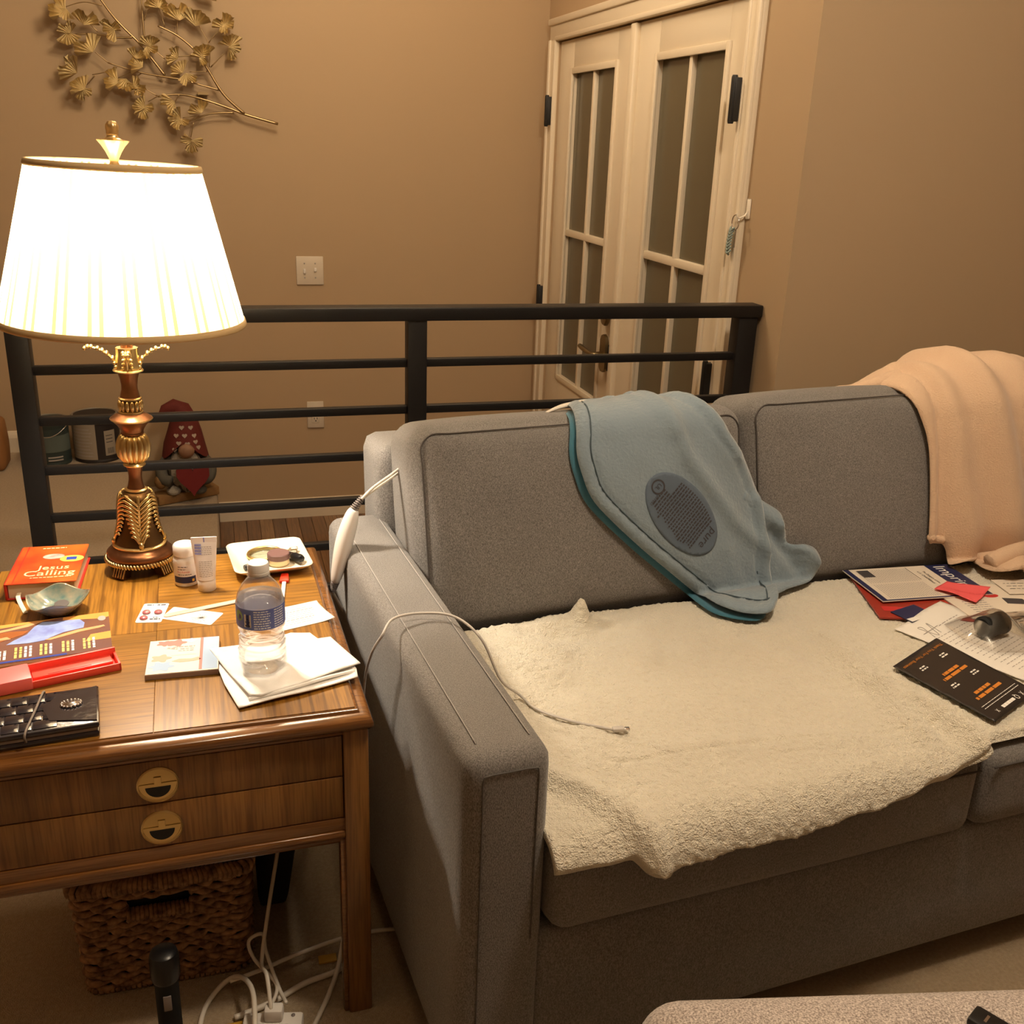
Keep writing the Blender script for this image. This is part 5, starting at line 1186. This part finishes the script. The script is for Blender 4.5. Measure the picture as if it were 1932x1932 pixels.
put('top_fold', tube([drape(1.455, .47, .006), drape(1.49, .455, .018), drape(1.53, .44, .026), drape(1.58, .45, .034), drape(1.64, .47, .04)], lambda t: .012+.014*t, 12, 6, flat=.8), 'blanket_pink', bl, True)

# ------------------------------------------------------------------ papers on the seat
ZPAP = ZTOP+.0162
def quad_frame(c, yaw, z): return T(*(SU*c[0]+SV*c[1]+Vector((0, 0, z)))) @ Rz(math.degrees(SA)+yaw)
def paper(name, lab, cat, c, w__, h__, yaw, z, t, m, tilt=0, group=None):
    r = thing(name, lab, cat, tuple(quad_frame(c, yaw, z).translation), (tilt, 0, math.degrees(SA)+yaw), group)
    P('sheet', box(-w__/2, w__/2, -h__/2, h__/2, 0, t, min(.0004, t*.3), 1), m, r, False); return r
# red magazine underneath, navy envelope, light magazine
rm = paper('magazine', 'dark red magazine under the newsletter on the throw', 'magazine', (1.44, 1.425), .215, .20, -22, ZPAP, .004, 'mag_red')
P('title_block', prism([(-.09, -.07), (.02, -.07), (.02, -.05), (-.09, -.05)], .0039, .0043), 'ink_red', rm, False)
nv = paper('envelope', 'navy and white folded leaflet under the handwritten letter', 'leaflet', (1.375, 1.365), .07, .05, 12, ZPAP+.0045, .002, 'ink_navy')
P('white_edge', prism([(-.035, -.025), (.02, -.025), (.0, -.014), (-.035, -.012)], .0018, .0024), 'ink_white', nv, False)
wm = paper('magazine', 'light magazine with a small photograph under the pink sticky note', 'magazine', (1.585, 1.365), .21, .14, -8, ZPAP+.0045, .003, 'paper_warm')
P('photo', prism([(.01, -.02), (.05, -.03), (.055, -.005), (.015, .005)], .0029, .0034), 'ink_dark', wm, False); P('red_mark', prism(ell(-.0, .018, .016, .008), .0029, .0034), 'ink_red', wm, False)
m = MB()
for i in range(6): m.add(*bars(-.08, -.03, .0-i*.009, .003, Rn, .2, .008), T(0, 0, .0032))
P('print', m, 'ink_grey', wm, False)
# newsletter: navy masthead along its right end, text runs down the slope
nl = paper('newsletter', 'newsletter with a navy masthead lying against the back cushion', 'newsletter', (1.482, 1.478), .250, .155, -8, ZPAP+.008, .002, 'paper_warm')
P('masthead', prism([(.068, -.0765), (.124, -.0765), (.124, .0765), (.068, .0765)], .0019, .0023), 'ink_navy', nl, False)
P('left_band', prism([(-.124, -.0765), (-.112, -.0765), (-.112, .0765), (-.124, .0765)], .0019, .0023), 'ink_navy', nl, False); P('left_band', prism([(-.112, -.0765), (.068, -.0765), (.068, -.0715), (-.112, -.0715)], .0019, .0022), 'ink_navy', nl, False)
m = MB(); m.add(*text('Imprimis', .05, .135), T(.095, 0, .0027) @ Rz(-90)); P('masthead_title', m, 'ink_white', nl, False)
m = MB(); m.add(*text('The Dangers of the', .011, .062), T(.047, .018, .0025) @ Rz(-90)); m.add(*text('U.S. Civil-Military', .011, .062), T(.035, .018, .0025) @ Rz(-90)); m.add(*box(-.0005, .0005, .01, .07, 0, .0002), T(.018, 0, .0024)); P('headline', m, 'ink_dark', nl, False)
m = MB()
for i in range(22): 
    for y0, y1 in ((.006, .068), (-.066, -.002)):
        if i < 8 and y0 > 0 and False: continue
        m.add(*bars(y0, y1, 0, .0014, Rn, .2, .006), T(.012-i*.0053, 0, .0024) @ Rz(90))
P('columns', m, 'ink_grey', nl, False); P('photo', prism([(-.098, .035), (-.072, .035), (-.072, .068), (-.098, .068)], .0022, .0028), 'ink_dark', nl, False)
sk = thing('sticky_note', 'bright pink sticky note on top of the newsletter', 'sticky note', S(1.535, 1.41, ZPAP+.0105))
put('note', sheet([(1.486, 1.432), (1.543, 1.458), (1.594, 1.394), (1.522, 1.357)], .006, lambda u, v, o, d: S(u, v, ZPAP+.0125+o+.005*math.exp(-((u-1.50)/.02)**2-((v-1.40)/.04)**2)+.008*max(0, (u-1.55)/.04)), lambda d: .0004, False), 'sticky_pink', sk, True)
m = MB()
for i in range(3):
    VB, FB = bars(0, .055, 0, .0012, Rn, .3, .006); W2 = []
    for x, y, q in VB:
        uu, vv = 1.50+.02*i+x*.55, 1.43-.018*i-x*.35+y
        W2.append(S(uu, vv, ZPAP+.0136+.005*math.exp(-((uu-1.50)/.02)**2-((vv-1.40)/.04)**2)+.008*max(0, (uu-1.55)/.04)))
    m.add(W2, FB)
put('pen_marks', m, 'ink_red', sk, False)
# handwritten letter
le = thing('letter', 'handwritten white letter under the black flyer on the throw', 'letter', tuple(quad_frame((1.4195, 1.2425), 20, ZPAP).translation), (0, 0, math.degrees(SA)+20))
def lez(x, y): return .0012+.0105*smooth01((y-.045)/.05)*smooth01((x+.06)/.09)
P('sheet', sheet([(-.085, -.12), (.085, -.12), (.085, .12), (-.085, .12)], .012, lambda x, y, o, d: (x, y, lez(x, y)+o), lambda d: .0003, False), 'paper_white', le, True)
m = MB()
for i in range(15): m.add(*bars(-.055+.004*Rn.random(), .075, .050-i*.0105, .0015, Rn, .45, .008))
m.add(*bars(-.01, .06, .072, .0016, Rn, .4, .009))
m.add(*tube([(-.055, .055, 0), (-.04, .088, 0), (-.048, .092, 0), (-.04, .055, 0), (-.022, .092, 0), (-.027, .058, 0)], .0007, 5, 6)); m.add(*box(-.062, -.012, .0735, .0747, 0, .0004))
m.v = [(x, y, z+lez(x, y)+.0006) for x, y, z in m.v]
P('handwriting', m, 'ink_grey', le, False)
# black flyer
fy_ = thing('flyer', 'black printed flyer at the front of the papers on the throw', 'flyer', S(1.272, 1.135, ZPAP+.001), (0, 0, math.degrees(SA)))
FQ = [(1.343, 1.262), (1.190, 1.202), (1.224, 1.010), (1.352, 1.064)]
FQ = [(1.343, 1.267), (1.189, 1.202), (1.222, 1.006), (1.365, 1.060)]
def fq(x, y):                                                         # x 0..1 along the top edge, y 0..1 downwards
    a, b, c_, d_ = [Vector(q) for q in FQ]; return (b.lerp(a, x)).lerp(c_.lerp(d_, x), y)
def fz(u, v, o): return S(u, v, ZPAP+.0022+o+.003*(1-smooth01((math.hypot(u-1.30, v-1.16))/.06)*0))
put('sheet', sheet(FQ, .008, lambda u, v, o, d: fz(u, v, o), lambda d: .0005, False), 'flyer_black', fy_, True)
def ftext(VF, x, y, sx, sy, rot=0):
    out = []
    for a, b, q in VF[0]:
        p = fq(x-a*sx, y+b*sy); out.append(fz(p.x, p.y, .0011))
    return out, VF[1]
put('heading', ftext(text('Thank You For Your Business', .1, 1), .5, .085, .86, .55), 'ink_orange', fy_, False)

for x_, y_, l_ in ((.5, .37, .34), (.5, .42, .52), (.48, .69, .34), (.5, .745, .56)): put('subheading', ftext(bars(-.5, .5, 0, .10, Rn, .12, .28), x_, y_, l_, .32), 'ink_orange', fy_, False)
m = MB()
for x, y in ((.26, .20), (.72, .20), (.26, .52), (.72, .52)): m.add(*ftext(bars(-.5, .5, .04, .05, Rn, .3, .35), x, y, .14, .3)); m.add(*ftext(bars(-.4, .4, -.06, .05, Rn, .3, .35), x, y, .14, .3))
for y in (.83, .86): m.add(*ftext(bars(-.5, .5, 0, .02, Rn, .2, .05), .52, y, .8, .3))
m.add(*ftext(text('X', .1, 1), .22, .935, .04, .04)); m.add(*ftext(text('X', .1, 1), .80, .935, .05, .05)); m.add(*ftext(text('Q', .1, 1), .68, .935, .06, .06)); m.add(*ftext(bars(-.5, .5, 0, .09, Rn, .06, .2), .48, .935, .28, .35)); put('small_print', m, 'ink_white', fy_, False)
# clear bag with a black knob-like part inside
zb = ZPAP+.0035
pgb = thing('plastic_bag', 'clear plastic bag around a black cylinder on top of the letter', 'plastic bag', S(1.47, 1.235, zb))
def bagf(s):
    def f(u, v, o, d):
        hh_ = .048*math.exp(-((u-1.455)/.045)**2-((v-1.25)/.042)**2)+.012*math.exp(-((u-1.55)/.06)**2-((v-1.22)/.05)**2)+.004*math.sin(60*u+35*v)*math.cos(45*v-30*u)
        return S(u, v, zb+(.001 if s < 0 else .004+max(0, hh_)*min(1, d/.012))+o)
    return f
BG = [(1.395, 1.305), (1.455, 1.325), (1.56, 1.312), (1.66, 1.30), (1.66, 1.15), (1.50, 1.155), (1.41, 1.185), (1.385, 1.24)]
put('film', sheet(BG, .007, bagf(1), lambda d: .0002, False), 'clear_bag', pgb, 60)
bkn = thing('black_cap', 'black rubber cylinder inside the clear plastic bag', 'cap', S(1.455, 1.25, zb+.021))
P('barrel', lathe([(0, -.030), (.017, -.030), (.0205, -.026), (.0205, .026), (.017, .030), (0, .030)], 32), 'black_rubber', bkn, 40, Rz(12) @ Ry(90)); P('rim', lathe([(.0203, .020), (.0215, .021), (.0215, .025), (.0203, .026)], 32, caps=False), 'black_plastic', bkn, 40, Rz(12) @ Ry(90))
rp = paper('leaflet', 'cream printed leaflet at the right edge below the blanket', 'leaflet', (1.69, 1.395), .11, .07, -14, ZPAP+.009, .0015, 'paper_warm')
m = MB()
for i in range(3): m.add(*bars(-.04, .03, .015-i*.013, .002, Rn, .3, .01), T(0, 0, .0017))
P('print', m, 'ink_dark', rp, False)

# ------------------------------------------------------------------ floor things under the table
bs = thing('basket', 'brown woven seagrass basket with cut-out handle under the end table', 'basket', (-.137, 1.475, 0))
hx_, hy_ = .132, .115
def brect(k, z, amp, ph, gap=None):
    f = .93+.07*z/.21; P0 = [(x*f, y*f) for x, y in rounded(2*hx_, 2*hy_, .02, 3)]; D_ = dense([Vector(p) for p in P0], .0062); out = []
    for i, p in enumerate(D_):
        q = Vector(p); nrm = q.normalized(); s = amp*math.sin(i*1.25+ph); out.append((q.x+nrm.x*s, q.y+nrm.y*s, z+.0016*math.sin(i*.43+k*1.7)+.0008*math.sin(i*1.9+k)))
    return out
rows = 19
for k in range(rows):
    z = .012+k*.0102; ph = PI*(k % 2); Pn = brect(k, z, .0035, ph)
    if 14 <= k <= 16:                                                # rows cut for the handle opening at the front
        keep = [i for i, p in enumerate(Pn) if not (p[1] < -.08 and -.052 < p[0] < .040)]
        brk = next(j for j in range(len(keep)) if keep[j]-keep[j-1] not in (1, 1-len(Pn))); seq = keep[brk:]+keep[:brk]
        P('strand', tube([Pn[i] for i in seq], lambda t, k=k: .0058+.0012*math.sin(170*t+k), 6, 2), 'seagrass', bs, True)
    else: P('strand', tube(Pn, lambda t, k=k: .0058+.0012*math.sin(170*t+k), 6, 2, closed=True), 'seagrass', bs, True)
fr_ = rounded(2*hx_, 2*hy_, .02, 3)
rim = MB(); D_ = dense([Vector(p) for p in fr_], .007)
for i, p in enumerate(D_):
    n_ = Vector(p).normalized(); rim.add(*tube([(p[0]+n_.x*.006, p[1]+n_.y*.006, .200), (p[0]+n_.x*.009, p[1]+n_.y*.009, .211), (p[0], p[1], .219), (p[0]-n_.x*.008, p[1]-n_.y*.008, .210)], .0044+.001*Rn.random(), 5, 2))
P('rim', rim, 'seagrass', bs, True)
hd = MB()
for i in range(15): x = -.052+i*.0066; hd.add(*tube([(x, -hy_-.006, .146), (x+.002, -hy_-.010, .154), (x, -hy_+.004, .161)], .0042, 5, 2))
P('handle_wrap', hd, 'seagrass', bs, True)
P('inside_shade', lathe([(0, .004), (.15, .004)], 4) if False else box(-hx_*.9, hx_*.9, -hy_*.9, hy_*.9, .004, .196), 'inside_dark', bs, False)  # near-black block paints the shade inside the basket
ft = MB()
for i, p in enumerate(dense([Vector(q) for q in rounded(2*hx_*.94, 2*hy_*.94, .02, 3)], .008)): ft.add(*tube([(p[0], p[1], .002), (p[0]*1.02, p[1]*1.03, .010)], .0045, 5, 2))
P('foot_braid', ft, 'seagrass', bs, True)
db_ = thing('storage_bag', 'dark fabric bag standing between the basket and the sofa', 'bag', (.045, 1.62, 0))
P('body', cushVF(.034, .12, .135, .012, (6, 12, 12), (.006, 0, 0), lambda x, y, z: (x*(1+.25*z/.135)+.012*z/.135, y, z+.136)), 'dark_fabric', db_, True); P('top_strap', tube([(0.01, -.06, .268), (.012, -.03, .295), (.012, .03, .295), (.01, .06, .268)], .006, 8, 5, flat=.5), 'dark_fabric', db_, True)
fg = thing('flashlight', 'black flashlight standing on end in front of the basket', 'flashlight', (-.127, 1.198, 0))
P('barrel', lathe([(0, 0), (.0185, 0), (.019, .004), (.019, .05), (.0165, .056), (.0165, .165), (.0185, .172)], 32), 'black_rubber', fg); P('head', lathe([(.0185, .17), (.0205, .176), (.0205, .207), (.0185, .2155), (.014, .219), (.0, .220)], 32), 'black_plastic', fg); P('switch', ([tuple(Rz(-88) @ Vector((x+.0165, y, z+.138))) for x, y, z in boxVF(.003, .011, .026, .001)[0]], boxVF(.003, .011, .026, .001)[1]), 'grey_plastic', fg)
ps = thing('power_strip', 'white power strip with cords plugged in at the bottom of the view', 'power strip', (.015, 1.215, 0), (0, 0, -12))
P('housing', box(-.045, .045, -.10, .022, .0, .030, .004), 'white_plastic', ps)
for y in (-.012, -.05): 
    for x in (-.018, .014): P('socket', box(x-.011, x+.011, y-.009, y+.009, .0298, .0306, .001), 'ink_dark', ps)
for x in (-.03, .0, .03): P('screw', lathe([(0, .029), (.003, .029), (.003, .0312), (0, .0315)], 10), 'grey_plastic', ps, True, T(x, .014, 0))
P('plug', box(-.012, .016, .0, .02, .03, .052, .004), 'white_plastic', ps)
G = 'white cords under the end table'
def cord(lab, pts, r, m='cord_white'): tag(put('extension_cord', tube(pts, r, 8, 8), m, smooth=True), lab, 'cord', G)
cord('white cord running up from the power strip to behind the table', [(.015, 1.222, .05), (.012, 1.26, .08), (.006, 1.31, .06), (.020, 1.36, .11), (.055, 1.46, .22), (.075, 1.55, .30), (.085, 1.66, .36)], .0032)
cord('white cord looping left of the power strip', [(-.012, 1.17, .036), (-.010, 1.25, .06), (-.030, 1.315, .035), (-.06, 1.325, .012), (-.088, 1.28, .006), (-.092, 1.20, .006), (-.07, 1.12, .006)], .0040)
cord('white cord stretched from the loop to behind the right table leg', [(-.045, 1.322, .022), (.0, 1.325, .03), (.06, 1.345, .03), (.125, 1.372, .02), (.19, 1.39, .010), (.27, 1.385, .006)], .0034)
cord('white cord hanging beside the right table leg', [(.152, 1.405, .03), (.142, 1.365, .03), (.125, 1.315, .012), (.105, 1.27, .007), (.08, 1.22, .008), (.055, 1.17, .010)], .0040)
cord('flat white cord crossing the carpet behind the power strip', [(-.04, 1.262, .006), (.02, 1.28, .006), (.07, 1.305, .006), (.125, 1.32, .006), (.15, 1.345, .006)], .0048)
cord('thin white cord loop against the basket', [(.016, 1.24, .04), (.026, 1.29, .03), (-.005, 1.33, .05), (-.012, 1.345, .075), (.01, 1.35, .08), (.014, 1.335, .055), (.03, 1.28, .03), (.038, 1.235, .045)], .0030)
tag(put('yellow_tag', box(.098, .128, 1.345, 1.362, .0, .004, .001), 'yellow_plastic'), 'small yellow tag on the carpet by the right table leg', 'tag')
tag(put('amber_clip', (lambda V, F: (V, F))(*box(-.075, -.025, 1.225, 1.25, .0, .012, .004)), 'yellow_plastic'), 'amber plastic piece beside the power strip', 'clip')

# ------------------------------------------------------------------ ottoman and the small black gadget on it
ot = thing('ottoman', 'light tweed upholstered ottoman in the bottom right corner', 'ottoman', (.80, .42, 0), (0, 0, -11.6))
P('cushion_top', cushVF(.46, .34, .07, .055, (40, 34, 10), (.0, .0, .010), lambda x, y, z: (x+.0, y-.018, z+.325)), 'ottoman_tweed', ot, True)
P('base', box(-.43, .43, -.33, .295, .05, .26, .02), 'ottoman_tweed', ot)
for x in (-.33, .41):
    for y in (-.31, .29): P('leg', lathe([(0, 0), (.016, 0), (.022, .055), (0, .055)], 16), 'black_metal', ot, 40, T(x, y, 0))
tag(ot, 'light tweed upholstered ottoman in the bottom right corner', 'ottoman')
gd = thing('key_fob', 'small black gadget with a silver mark lying on the ottoman', 'gadget', (.785, .63, .4035), (0, 0, -62))
P('case', box(-.055, .040, -.0145, .0145, 0, .012, .004), 'black_plastic', gd); P('silver_mark', box(-.040, -.037, -.006, .006, .0115, .0124), 'silver', gd)
